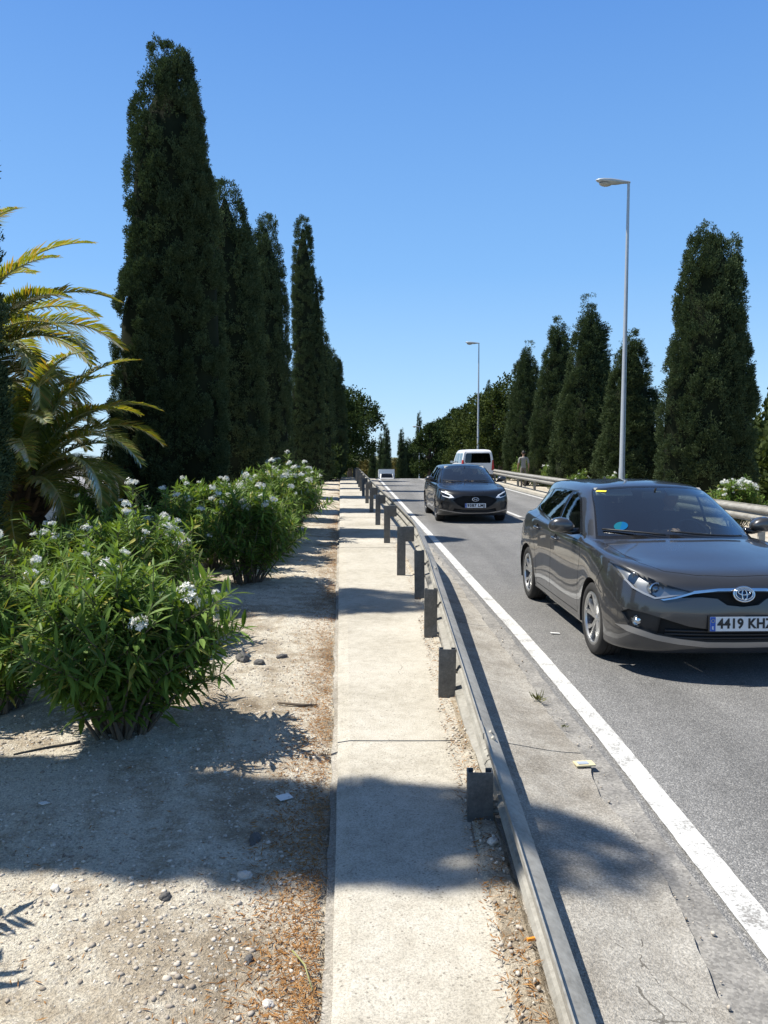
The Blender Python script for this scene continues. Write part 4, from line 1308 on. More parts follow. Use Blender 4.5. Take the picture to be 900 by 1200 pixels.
def icos():
    bm = bmesh.new(); bmesh.ops.create_icosphere(bm, subdivisions=1, radius=1.0)
    V = np.array([v.co[:] for v in bm.verts]); bm.verts.index_update(); F = np.array([[v.index for v in f.verts] for f in bm.faces]); bm.free()
    return V, F
def gravel():
    rg = np.random.default_rng(12)
    V0, F0 = icos(); n = 42000
    y = 1.5 + 9 * rg.random(n * 3) ** 2.0
    x = np.array([walk_left(v) for v in y]) - .06 - 2.6 * rg.random(n * 3) ** .8
    keep = np.array([noise.noise((a * 1.3, b * 1.3, 5)) + rg.uniform(-.35, .5) > 0 for a, b in zip(x, y)])
    x, y = x[keep][:n], y[keep][:n]; n = len(x)
    s = .0016 + .0105 * rg.random(n) ** 5.5
    VV = V0[None] * (1 + rg.uniform(-.42, .38, (n, 12, 1)))
    VV = VV * s[:, None, None] * rg.uniform(.65, 1.35, (n, 1, 3)) * np.array([1, 1, .55])
    z = np.array([ground_z(a, b) for a, b in zip(x, y)])
    VV = VV + np.stack([x, y, z + s * .12], -1)[:, None, :]
    # a few along the soil strip and in the gutter
    m = 700
    y2 = 1.6 + 6 * rg.random(m) ** 1.5
    sel = rg.random(m) < .7
    x2 = np.array([rail_back(v) - rg.uniform(.0, .14) if q else gutter_right0(v) + rg.normal(.02, .06) for v, q in zip(y2, sel)])
    s2 = .003 + .007 * rg.random(m) ** 3
    V2 = V0[None] * (1 + rg.uniform(-.25, .25, (m, 12, 1))) * s2[:, None, None] * rg.uniform(.7, 1.3, (m, 1, 3))
    V2 = V2 + np.stack([x2, y2, np.where(sel, .125, .012) + s2 * .2], -1)[:, None, :]
    VV = np.concatenate([VV, V2]); n = len(VV)
    F = (F0[None] + (np.arange(n) * 12)[:, None, None]).reshape(-1, 3)
    tag(mesh_obj('gravel', VV.reshape(-1, 3), F, M['pebble']), kind='stuff')
gravel()
def needles():
    rg = np.random.default_rng(77)
    n = 24000
    y = 1.5 + 20 * rg.random(n) ** 2.2
    wl_ = np.array([walk_left(v) for v in y])
    w = np.array([.10 + .10 * (noise.noise((0, v * .9, 2)) + .5) for v in y])
    x = wl_ - .05 - np.abs(rg.normal(0, 1, n)) * w
    k = rg.random(n) < .12
    x[k] = np.array([rail_back(v) for v in y[k]]) - rg.uniform(.01, .13, k.sum())
    z = np.array([ground_z(a, b) for a, b in zip(x, y)]) + .004
    z[k] = .125
    sc_ = (rg.random(n) < .07) & ~k
    x[sc_] = wl_[sc_] - rg.uniform(.2, 2.2, sc_.sum()); z[sc_] = [ground_z(a, b) + .004 for a, b in zip(x[sc_], y[sc_])]
    near = (wl_ - x < .12) & ~k
    z[near] = np.maximum(z[near], .060)
    a = rg.uniform(0, 6.28, n)
    D = unit(np.stack([np.cos(a), np.sin(a), rg.normal(.05, .22, n)], -1)); S = unit(np.cross(D, np.array([0, 0, 1.0]) + rg.normal(0, .4, (n, 3))))
    V, F = leaf_tris(np.stack([x, y, z], -1), D, S, rg.uniform(.012, .045, n), rg.uniform(.0025, .006, n))
    tag(mesh_obj('dry_needles', V, F, M['needle']), kind='stuff')
needles()

def stone(loc, s, mat, label, seed):
    bm = bmesh.new(); bmesh.ops.create_icosphere(bm, subdivisions=3, radius=1.0)
    for v in bm.verts:
        n1 = noise.noise(v.co * 1.3 + Vector((seed, 0, 0))); n2 = noise.noise(v.co * 3.1 + Vector((0, seed, 0)))
        v.co = v.co * (1 + .35 * n1 + .16 * n2)
        v.co = Vector((v.co.x * s[0], v.co.y * s[1], v.co.z * s[2]))
    me = bpy.data.meshes.new('stone'); bm.to_mesh(me); bm.free(); me.materials.append(M[mat])
    o = bpy.data.objects.new('stone', me); COL.objects.link(o)
    o.location = loc; o.rotation_euler = (0, 0, seed)
    return tag(o, label, 'stone', 'loose stones on the dirt')
def st(px, py, s, mat, label, seed): stone((px, py, ground_z(px, py) + s[2] * .35), s, mat, label, seed)
st(-.83, 2.80, (.024, .018, .016), 'stone_dark', 'dark rounded stone alone in the sunlit dirt', 1.0)
st(-1.26, 2.83, (.026, .016, .013), 'stone_white', 'larger flat pale stone of two at the left below the shadow edge', 2.2)
st(-1.21, 2.82, (.014, .012, .010), 'stone_white', 'smaller pale stone beside the larger flat one', 3.1)
st(-.455, 2.47, (.022, .014, .013), 'stone_dark', 'dark grey stone close to the strip of dry needles', 4.6)
st(-.36, 2.26, (.02, .015, .012), 'stone_white', 'pale stone lying against the dry needles', 5.7)
st(-.56, 2.98, (.03, .02, .018), 'stone_white', 'pale angular stone on the lower shadow edge near the footpath', 6.4)
st(-.57, 3.27, (.05, .024, .02), 'stone_dark', 'long dark stone inside the shadow', 7.9)
st(-1.15, 6.15, (.07, .05, .045), 'stone_dark', 'big dark stone on the dirt right of the nearest oleander', 8.3)
st(-1.0, 6.05, (.045, .035, .03), 'stone_dark', 'dark stone next to the big one beside the nearest oleander', 9.5)
st(-.85, 6.3, (.05, .03, .025), 'stone_dark', 'flat dark stone right of the two near the oleander', 10.1)
stone((.455, 3.10, .135), (.02, .025, .016), 'stone_white', 'pale stone on the soil at the foot of the nearest post', 11.5)

def dry_stick(pts, r, label, mat='bark'):
    mb = MB(); mb.tube(pts, r, 6)
    o = mb.build('dry_stick', M[mat], smooth=True)
    return tag(o, label, 'stick', 'dry sticks on the dirt')
g_ = lambda x, y, h=.012: (x, y, ground_z(x, y) + h)
dry_stick([g_(-2.05, 4.15, .02), g_(-1.85, 4.12, .06), g_(-1.7, 4.2, .05)], [.006, .008, .01], 'dead branch lying left of the nearest oleander stems')
dry_stick([g_(-.72, 5.1), g_(-.55, 5.06), g_(-.45, 5.09)], [.006, .012, .004], 'short brown stick on the dirt beside the needles')
dry_stick([g_(-.31, 2.48, .03), g_(-.26, 2.4, .035), g_(-.225, 2.3, .03)], [.003, .003, .002], 'thin pale straw on the dry needles', 'rachis')

# litter
def litter(name, loc, size, rot, mat, label, flap=None):
    mb = MB(); mb.box((0, 0, 0), size, m=0)
    mats = [M[mat]]
    if flap:
        mb.box((-size[0] * .1, -size[1] * .05, size[2] * .5 + .002), (size[0] * .55, size[1] * .5, .004), m=1); mats.append(M[flap])
    o = mb.build(name, mats); o.location = loc; o.rotation_euler = rot
    return tag(o, label, 'litter')
litter('paper_card', (-.49, 3.67, ground_z(-.49, 3.67) + .012), (.075, .05, .003), (.12, .08, .7), 'paper', 'white card lying in the shadow on the dirt')
litter('paper_scrap', (-1.62, 3.55, ground_z(-1.62, 3.55) + .012), (.045, .028, .003), (.1, .2, 1.1), 'paper', 'torn white scrap in the shadow at the left')
litter('card_scrap', (1.105, 4.13, .042), (.11, .06, .008), (.06, .03, .18), 'yellow_card', 'flattened cream and grey scrap on the gutter edge', 'blue_card')
litter('cigarette_stub', (.49, 2.45, .135), (.028, .009, .009), (0, 0, .3), 'amber', 'orange cigarette stub on the soil under the barrier')
litter('paper_scrap', (1.66, 7.35, road_z(7) + .012), (.09, .03, .004), (.05, .1, .1), 'paper', 'pale scrap on the asphalt beside the white line')
# ------------------------------------------------------------------ vehicles
def hermite_columns(P, samples, sym_a=False, sym_b=False, crease=()):
    """P: (n, m, 3) control rows along axis 0; returns sampled rows at the given parameter values"""
    n = P.shape[0]
    d = np.linalg.norm(P[1:] - P[:-1], axis=-1) ** .6 + 1e-6           # centripetal-like spacing per column
    T0 = np.zeros_like(P); T1 = np.zeros_like(P)                        # outgoing, incoming tangents (per unit spacing)
    sl = (P[1:] - P[:-1]) / d[..., None]
    for i in range(n):
        if 0 < i < n - 1:
            w0, w1 = d[i][..., None], d[i - 1][..., None]
            t = (sl[i - 1] * w0 + sl[i] * w1) / (w0 + w1)
            if i in crease: T1[i] = sl[i - 1]; T0[i] = sl[i]
            else: T0[i] = T1[i] = t
        elif i == 0:
            T0[0] = sl[0]
            if sym_a: T0[0] = sl[0] * np.array([1, 0, 0])               # lateral only at the mid plane
        else:
            T1[i] = sl[-1]
            if sym_b: T1[i] = sl[-1] * np.array([1, 0, 0])
    out = []
    for v in samples:
        i = min(int(v), n - 2); t = v - i
        h00 = 2 * t ** 3 - 3 * t * t + 1; h10 = t ** 3 - 2 * t * t + t; h01 = -2 * t ** 3 + 3 * t * t; h11 = t ** 3 - t * t
        dd = d[i][..., None]
        out.append(h00 * P[i] + h10 * dd * T0[i] + h01 * P[i + 1] + h11 * dd * T1[i + 1])
    return np.array(out)

def samples_for(n, per):
    out = []
    for i in range(n - 1):
        k = per[i] if hasattr(per, '__len__') else per
        out += [i + j / k for j in range(k)]
    return out + [float(n - 1)]

def in_poly(x, y, poly):
    c = False; n = len(poly); j = n - 1
    for i in range(n):
        xi, yi = poly[i]; xj, yj = poly[j]
        if (yi > y) != (yj > y) and x < (xj - xi) * (y - yi) / (yj - yi) + xi: c = not c
        j = i
    return c

class Shell:
    """half of a car skin as one bmesh: x = half width, y = distance from the front, z = up"""
    def __init__(s, contours, per_u, per_v, crease=()):
        P = np.array([[(w, sl, z) for (sl, w, z) in c] for c in contours])     # rows = levels
        vs_ = samples_for(P.shape[0], per_v); us_ = samples_for(P.shape[1], per_u)
        A = hermite_columns(P, vs_, crease=crease)                              # (nv, m, 3)
        B = hermite_columns(np.transpose(A, (1, 0, 2)), us_, sym_a=True, sym_b=True)  # (nu, nv, 3)
        s.vs, s.us = vs_, us_
        s.grid = B
        nu, nv = B.shape[:2]
        bm = bmesh.new()
        s.gl = bm.faces.layers.int.new('grp')
        ul = bm.faces.layers.float.new('u'); vl = bm.faces.layers.float.new('v')
        vv = [[bm.verts.new(B[i, j]) for j in range(nv)] for i in range(nu)]
        for i in range(nu - 1):
            for j in range(nv - 1):
                q = [vv[i][j], vv[i + 1][j], vv[i + 1][j + 1], vv[i][j + 1]]
                f = bm.faces.new(q)
                f[ul] = (us_[i] + us_[i + 1]) / 2; f[vl] = (vs_[j] + vs_[j + 1]) / 2
        bmesh.ops.remove_doubles(bm, verts=list(bm.verts), dist=1e-5)
        bm.normal_update()
        tot = sum((f.calc_center_median() - Vector((0, 2.1, .8))).dot(f.normal) * f.calc_area() for f in bm.faces)
        if tot < 0: bmesh.ops.reverse_faces(bm, faces=list(bm.faces))
        for v in bm.verts:
            if v.co.x < 1e-4: v.co.x = 0
        s.bm, s.ul, s.vl = bm, ul, vl
        s.names = ['body']
        s.mid = Vector((0, 2.1, .8))
    def gid(s, name):
        if name not in s.names: s.names.append(name)
        return s.names.index(name)
    def cut(s, name, poly, view, filt, over=None):
        """cut the skin along a polygon seen from the side (y, z), the front (x, z) or above (x, y); faces inside go to group name"""
        bm = s.bm
        ax = {'side': (1, 2), 'front': (0, 2), 'top': (0, 1)}[view]
        n = len(poly); pad = .03
        for i in range(n):
            p, q = poly[i], poly[(i + 1) % n]
            x0, x1 = min(p[0], q[0]) - pad, max(p[0], q[0]) + pad; y0, y1 = min(p[1], q[1]) - pad, max(p[1], q[1]) + pad
            fs = []
            for f in bm.faces:
                c = f.calc_center_median()
                if not filt(c): continue
                a = [v.co[ax[0]] for v in f.verts]; b = [v.co[ax[1]] for v in f.verts]
                if max(a) < x0 or min(a) > x1 or max(b) < y0 or min(b) > y1: continue
                fs.append(f)
            if not fs: continue
            dx, dy = q[0] - p[0], q[1] - p[1]
            no = Vector((0, 0, 0)); no[ax[0]] = -dy; no[ax[1]] = dx
            if no.length < 1e-9: continue
            co = Vector((0, 0, 0)); co[ax[0]] = p[0]; co[ax[1]] = p[1]
            es = {e for f in fs for e in f.edges}; ve = {v for f in fs for v in f.verts}
            bmesh.ops.bisect_plane(bm, geom=fs + list(es) + list(ve), dist=1e-5, plane_co=co, plane_no=no.normalized())
        g = s.gid(name)
        for f in bm.faces:
            c = f.calc_center_median()
            if filt(c) and in_poly(c[ax[0]], c[ax[1]], poly) and (over is None or s.names[f[s.gl]] in over):
                f[s.gl] = g
    def uv(s, name, u0, u1, v0, v1, over=None):
        g = s.gid(name)
        for f in s.bm.faces:
            if u0 <= f[s.ul] <= u1 and v0 <= f[s.vl] <= v1 and (over is None or s.names[f[s.gl]] in over): f[s.gl] = g
    def finish(s):
        s.bm.normal_update()
        s.bm.verts.index_update()
        s.nrm = []
        for v in s.bm.verts:
            n = v.normal.copy()
            if v.co.x < 1e-4: n.x = 0; n.normalize()
            s.nrm.append(n)
        s.by = {}
        for f in s.bm.faces: s.by.setdefault(s.names[f[s.gl]], []).append(f)
    def part(s, name, obj, mats, parent, side=0, offset=0.0, walls=0.0, ymid=2.0, wall_mat=0):
        """side 0: both halves in one mesh, +1/-1: one half. offset moves along the normals; walls joins the moved sheet back to the skin"""
        fs = s.by.get(name, [])
        if not fs: return None
        V = []; Nn = []; F = []; MI = []
        for sd in ((1, -1) if side == 0 else (side,)):
            mp = {}
            for f in fs:
                for v in f.verts:
                    if v.index not in mp:
                        mp[v.index] = len(V)
                        n = s.nrm[v.index]
                        c = v.co + n * offset
                        V.append((c.x * sd, c.y - ymid, c.z)); Nn.append(Vector((n.x * sd, n.y, n.z)))
                idx = [mp[v.index] for v in f.verts]
                F.append(tuple(idx) if sd > 0 else tuple(idx[::-1])); MI.append(0)
            if walls:
                fset = set(fs)
                for f in fs:
                    for l in f.loops:
                        nb = [g for g in l.edge.link_faces if g is not f]
                        if (nb and nb[0] in fset) or (not nb): continue
                        a, b = l.vert, l.link_loop_next.vert
                        if a.co.x < 1e-4 and b.co.x < 1e-4: continue
                        base = len(V)
                        for v in (a, b):
                            n = s.nrm[v.index]; c = v.co + n * (offset + walls)
                            V.append((c.x * sd, c.y - ymid, c.z)); Nn.append(Vector((n.x * sd, n.y, n.z)))
                        q = (mp[a.index], base, base + 1, mp[b.index])
                        F.append(q if sd > 0 else q[::-1]); MI.append(wall_mat)
        o = mesh_obj(obj, V, F, mats, parent, smooth=True, mi=MI)
        try: o.data.normals_split_custom_set_from_vertices([tuple(n) for n in Nn])
        except Exception: pass
        return o

def circle(cx, cy, r, n=28): return [(cx + r * math.cos(2 * math.pi * k / n), cy + r * math.sin(2 * math.pi * k / n)) for k in range(n)]

def ribbon_poly(pts, w):
    """thin closed polygon round an open line"""
    L = []; Rr = []
    for i, p in enumerate(pts):
        a = Vector(pts[max(0, i - 1)]); b = Vector(pts[min(len(pts) - 1, i + 1)])
        d = (b - a).normalized(); n = Vector((-d.y, d.x)) * w / 2
        L.append((p[0] + n.x, p[1] + n.y)); Rr.append((p[0] - n.x, p[1] - n.y))
    return L + Rr[::-1]

HATCH = [
 # underside, sill bottom, sill bulge, mid, upper door, shoulder / bonnet lip, bonnet middle, glasshouse base, mid glass, roof edge, roof, spine
 [(.24,0,.19),(.24,.3,.19),(.29,.55,.18),(.42,.70,.18),(.57,.74,.17),(.92,.74,.17),(1.35,.74,.17),(2.2,.74,.17),(3.0,.74,.17),(3.52,.74,.17),(3.95,.74,.19),(4.1,.60,.21),(4.2,.35,.22),(4.22,0,.22)],
 [(.10,0,.215),(.11,.32,.215),(.16,.60,.21),(.30,.79,.21),(.50,.86,.20),(.92,.855,.19),(1.35,.845,.19),(2.2,.845,.19),(3.0,.845,.19),(3.52,.855,.19),(3.95,.84,.22),(4.18,.66,.24),(4.27,.38,.25),(4.29,0,.25)],
 [(.045,0,.30),(.055,.33,.30),(.115,.62,.30),(.28,.82,.31),(.50,.88,.32),(.92,.885,.33),(1.35,.868,.32),(2.2,.866,.32),(3.0,.868,.32),(3.52,.885,.33),(3.97,.865,.34),(4.22,.70,.35),(4.31,.4,.35),(4.335,0,.35)],
 [(.00,0,.50),(.015,.33,.50),(.08,.62,.50),(.255,.825,.51),(.50,.888,.53),(.92,.892,.56),(1.35,.872,.53),(2.2,.868,.53),(3.0,.872,.53),(3.52,.892,.56),(3.98,.868,.55),(4.23,.70,.55),(4.32,.4,.55),(4.345,0,.55)],
 [(.015,0,.635),(.035,.33,.635),(.10,.61,.65),(.275,.805,.67),(.52,.875,.695),(.92,.883,.73),(1.35,.868,.735),(2.2,.865,.75),(3.0,.870,.765),(3.52,.885,.78),(3.98,.852,.78),(4.22,.69,.78),(4.30,.4,.78),(4.32,0,.78)],
 [(.060,0,.757),(.085,.32,.768),(.18,.58,.798),(.375,.76,.846),(.60,.825,.875),(.92,.845,.905),(1.35,.842,.925),(2.2,.842,.95),(3.0,.838,.985),(3.52,.828,1.005),(3.95,.785,1.02),(4.14,.64,1.02),(4.22,.36,1.01),(4.24,0,1.01)],
 [(.50,0,.895),(.52,.28,.893),(.58,.50,.892),(.68,.66,.902),(.84,.735,.915),(1.06,.785,.945),(1.42,.803,.952),(2.2,.818,.968),(3.0,.812,1.0),(3.50,.795,1.025),(3.88,.745,1.045),(4.07,.60,1.045),(4.16,.34,1.035),(4.18,0,1.035)],
 [(1.05,0,0.998),(1.07,0.25,0.995),(1.125,0.45,0.985),(1.2,0.6,0.972),(1.27,0.695,0.965),(1.38,0.755,0.962),(1.62,0.785,0.966),(2.25,0.8,0.985),(3.01,0.792,1.018),(3.484,0.765,1.045),(3.85,0.7,1.075),(4.05,0.56,1.08),(4.14,0.32,1.07),(4.16,0,1.07)],
 [(1.47,0,1.225),(1.48,0.23,1.221),(1.515,0.42,1.212),(1.57,0.545,1.2),(1.635,0.618,1.193),(1.72,0.662,1.19),(1.93,0.695,1.2),(2.35,0.715,1.222),(3.011,0.7,1.235),(3.452,0.665,1.24),(3.79,0.595,1.24),(3.97,0.48,1.24),(4.05,0.27,1.235),(4.07,0,1.235)],
 [(1.93,0,1.428),(1.935,0.2,1.424),(1.955,0.37,1.414),(1.99,0.475,1.4),(2.04,0.53,1.393),(2.11,0.558,1.391),(2.23,0.578,1.396),(2.5,0.592,1.404),(2.996,0.586,1.4068),(3.404,0.565,1.4004),(3.73,0.52,1.384),(3.91,0.42,1.374),(3.97,0.24,1.38),(3.98,0,1.383)],
 [(2.15,0,1.466),(2.15,0.17,1.461),(2.16,0.3,1.452),(2.19,0.38,1.443),(2.22,0.42,1.438),(2.28,0.44,1.437),(2.38,0.455,1.44),(2.58,0.465,1.446),(2.946,0.458,1.4501),(3.254,0.44,1.4448),(3.49,0.4,1.432),(3.63,0.32,1.426),(3.69,0.18,1.43),(3.7,0,1.432)],
 [(2.45,0,1.476),(2.46,0,1.476),(2.47,0,1.476),(2.48,0,1.476),(2.50,0,1.476),(2.52,0,1.477),(2.55,0,1.477),(2.62,0,1.477),(2.85,0,1.468),(2.98,0,1.466),(3.08,0,1.461),(3.14,0,1.458),(3.17,0,1.456),(3.18,0,1.456)],
]

def letter_mesh(txt, size, mat, parent, name, width=None, extrude=.0012):
    """plate lettering, converted from a font curve to a mesh"""
    cu = bpy.data.curves.new(name, 'FONT'); cu.body = txt; cu.size = size; cu.extrude = extrude; cu.align_x = 'LEFT'; cu.align_y = 'CENTER'
    cu.resolution_u = 3; cu.space_character = 1.08; cu.offset = size * .035
    o = bpy.data.objects.new(name, cu); COL.objects.link(o)
    dg = bpy.context.evaluated_depsgraph_get()
    me = bpy.data.meshes.new_from_object(o.evaluated_get(dg))
    bpy.data.objects.remove(o); bpy.data.curves.remove(cu)
    me.materials.clear(); me.materials.append(mat)
    V = np.empty(len(me.vertices) * 3, dtype=np.float32); me.vertices.foreach_get('co', V); V = V.reshape(-1, 3)
    if width:
        V[:, 0] = (V[:, 0] - V[:, 0].min()) * width / (V[:, 0].max() - V[:, 0].min())
    me.vertices.foreach_set('co', V.ravel())
    r = bpy.data.objects.new(name, me); COL.objects.link(r); r.parent = parent
    return r

def number_plate(parent, loc, txt, sx=1, rot=(0, 0, 0)):
    """facing -y. blue band at the viewer's left"""
    p = MB(); p.box((0, 0, 0), (.52, .010, .11), bev=.003)
    o = p.build('number_plate', M['plate'], parent); o.location = loc; o.rotation_euler = rot
    b = MB(); b.box((-.2385, -.0062, 0), (.040, .003, .107)); bo = b.build('country_band', M['plate_blue'], o)
    l = letter_mesh(txt, .088, M['plate_ink'], o, 'plate_lettering', .435); l.rotation_euler = (R(90), 0, 0); l.location = (-.205, -.0070, 0)
    l.scale = (1, 1.16, 1)
    e = letter_mesh('E', .03, M['plate'], bo, 'country_letter'); e.rotation_euler = (R(90), 0, 0); e.location = (-.247, -.0085, -.03)
    r = MB()
    for k in range(12):
        a = k * math.pi / 6; r.box((-.2385 + .012 * math.cos(a), -.008, .024 + .012 * math.sin(a)), (.0034, .002, .0034))
    r.build('star_ring', M['star'], bo)
    fr = MB()
    for (cx, cz, w, h) in ((0, .058, .536, .008), (0, -.058, .536, .008), (-.264, 0, .008, .108), (.264, 0, .008, .108)): fr.box((cx, .002, cz), (w, .012, h))
    fr.build('plate_frame', M['black_plastic'], o)
    return o

def make_wheel(parent, x, y, r, side, steer, rim_mat, style, name='wheel'):
    """axis along x; side +1: outer face towards +x"""
    w = empty(name, (x, y, r)); w.parent = parent; w.rotation_euler = (0, 0, steer)
    rr = .70 * r
    mb = MB()
    W = .205
    prof = [(rr, -.085), (rr + .012, -.098), (r * .83, -.108), (r * .93, -.103), (r * .985, -.088), (r, -.06), (r, -.045), (r - .008, -.042), (r - .008, -.036), (r, -.033), (r, -.004), (r - .008, -.002), (r - .008, .004), (r, .006),
            (r, .033), (r - .008, .036), (r - .008, .042), (r, .045), (r, .06), (r * .985, .088), (r * .93, .103), (r * .83, .108), (rr + .012, .098), (rr, .085)]
    mb.lathe([(a, b * side) for a, b in prof], 56, 'X', closed=True)
    t = mb.build('tyre', M['tyre'], w, angle=40)
    mb = MB()
    ri = rr
    mb.lathe([(ri + .004, .09 * side), (ri + .012, .099 * side), (ri + .002, .104 * side), (ri - .012, .098 * side), (ri - .016, .082 * side)], 56, 'X')
    mb.lathe([(ri - .016, .082 * side), (ri - .022, .06 * side), (ri - .034, -.09 * side)], 56, 'X', m=1)  # barrel coloured dark so the gaps between spokes read as shade
    f0 = .088 * side
    if style == 'twist':
        for k in range(5):
            for q in (-.20, .20):
                a0 = 2 * math.pi * k / 5 + .3; a1 = a0 + q * 1.5 + .12; am = a0 + q * .8
                d0 = .19
                pts = []
                for (rad, an, hw) in ((.035, a0 + q * .9, .020), (ri * .5, am, .017), (ri * .80, a0 + q * 1.15 + .06, .020), (ri - .006, a1, .030)):
                    pts.append((rad, an, hw))
                V = []; F = []
                for (rad, an, hw) in pts:
                    c = Vector((0, math.cos(an) * rad, math.sin(an) * rad)); tq = Vector((0, -math.sin(an), math.cos(an)))
                    dep = .030 * (1 - rad / ri)
                    for (s_, d_) in ((-1, -.03), (-.75, 0), (.75, 0), (1, -.03)):
                        V.append(c + tq * hw * s_ + Vector((f0 - side * dep + side * d_, 0, 0)))
                for i in range(3):
                    for j in range(3): F.append((i * 4 + j, i * 4 + j + 1, i * 4 + j + 5, i * 4 + j + 4))
                mb.add(V, F)
    else:
        for k in range(10):
            an = 2 * math.pi * k / 10
            V = []; F = []
            for (rad, hw) in ((.03, .016), (ri * .55, .012), (ri - .006, .022)):
                for q in (an,):
                    c = Vector((0, math.cos(q) * rad, math.sin(q) * rad)); tq = Vector((0, -math.sin(q), math.cos(q)))
                    for (s_, d_) in ((-1, -.025), (-.7, 0), (.7, 0), (1, -.025)): V.append(c + tq * hw * s_ + Vector((f0 + side * d_ - side * .02 * (1 - rad / ri), 0, 0)))
            for i in range(2):
                for j in range(3): F.append((i * 4 + j, i * 4 + j + 1, i * 4 + j + 5, i * 4 + j + 4))
            mb.add(V, F)
    mb.lathe([(.0, f0 - side * .022), (.026, f0 - side * .022), (.034, f0 - side * .03), (.06, f0 - side * .035), (.065, f0 - side * .07)], 20, 'X')
    rim = mb.build('rim', [M[rim_mat], M['housing_rim_shade']], w, angle=35)
    mb = MB(); mb.lathe([(0, -.02 * side), (ri - .03, -.02 * side), (ri - .03, -.05 * side)], 32, 'X')
    mb.lathe([(.02, .035 * side), (.145, .035 * side), (.145, .0)], 32, 'X')
    mb.build('brake_disc', M['housing_rim_shade'], w, angle=40)
    return w

def seat_part(parent, x, y, mat):
    s = empty('seat', (x, y, 0)); s.parent = parent
    mb = MB(); mb.box((0, 0, .50), (.50, .50, .16), bev=.05); mb.build('cushion', M[mat], s, smooth=True)
    mb = MB(); mb.box((0, .30, .83), (.48, .14, .58), rot=(R(-14), 0, 0), bev=.05); mb.build('backrest', M[mat], s, smooth=True)
    mb = MB(); mb.box((0, .40, 1.20), (.27, .10, .17), rot=(R(-10), 0, 0), bev=.035); mb.build('headrest', M[mat], s, smooth=True)

def mirror(parent, x, y, z, side, paint):
    m = empty('door_mirror', (x, y, z)); m.parent = parent
    # housing: loft of rounded sections outwards from the door
    V = []; F = []; ns = 16
    secs = [(.03, .055, .022, .0), (.06, .07, .05, .006), (.10, .085, .068, .012), (.16, .088, .075, .014), (.21, .075, .066, .012), (.245, .05, .045, .006), (.262, .018, .018, .0)]
    for (dx, dy, dz, up) in secs:
        for k in range(ns):
            a = 2 * math.pi * k / ns
            ca, sa = math.cos(a), math.sin(a)
            ca = math.copysign(abs(ca) ** .75, ca); sa = math.copysign(abs(sa) ** .8, sa)
            V.append((side * dx, ca * dy * (1.1 if ca < 0 else .55) + .03 * dx, sa * dz + up))
    for i in range(len(secs) - 1):
        for k in range(ns):
            k2 = (k + 1) % ns
            F.append((i * ns + k, i * ns + k2, (i + 1) * ns + k2, (i + 1) * ns + k))
    F.append(tuple(range(ns))); F.append(tuple((len(secs) - 1) * ns + k for k in range(ns)))
    mb = MB(); mb.add(V, F); mb.build('mirror_housing', M[paint], m, smooth=True)
    mb = MB(); mb.box((side * .14, .052, .012), (.17, .006, .11), bev=.002); mb.build('mirror_glass', M['chrome'], m)
    mb = MB(); mb.tube([(side * -.03, .0, -.045), (side * .05, 0, -.055), (side * .14, .0, -.052)], [.032, .028, .012], 8)
    mb.build('mirror_arm', M['gloss_black'], m, smooth=True)

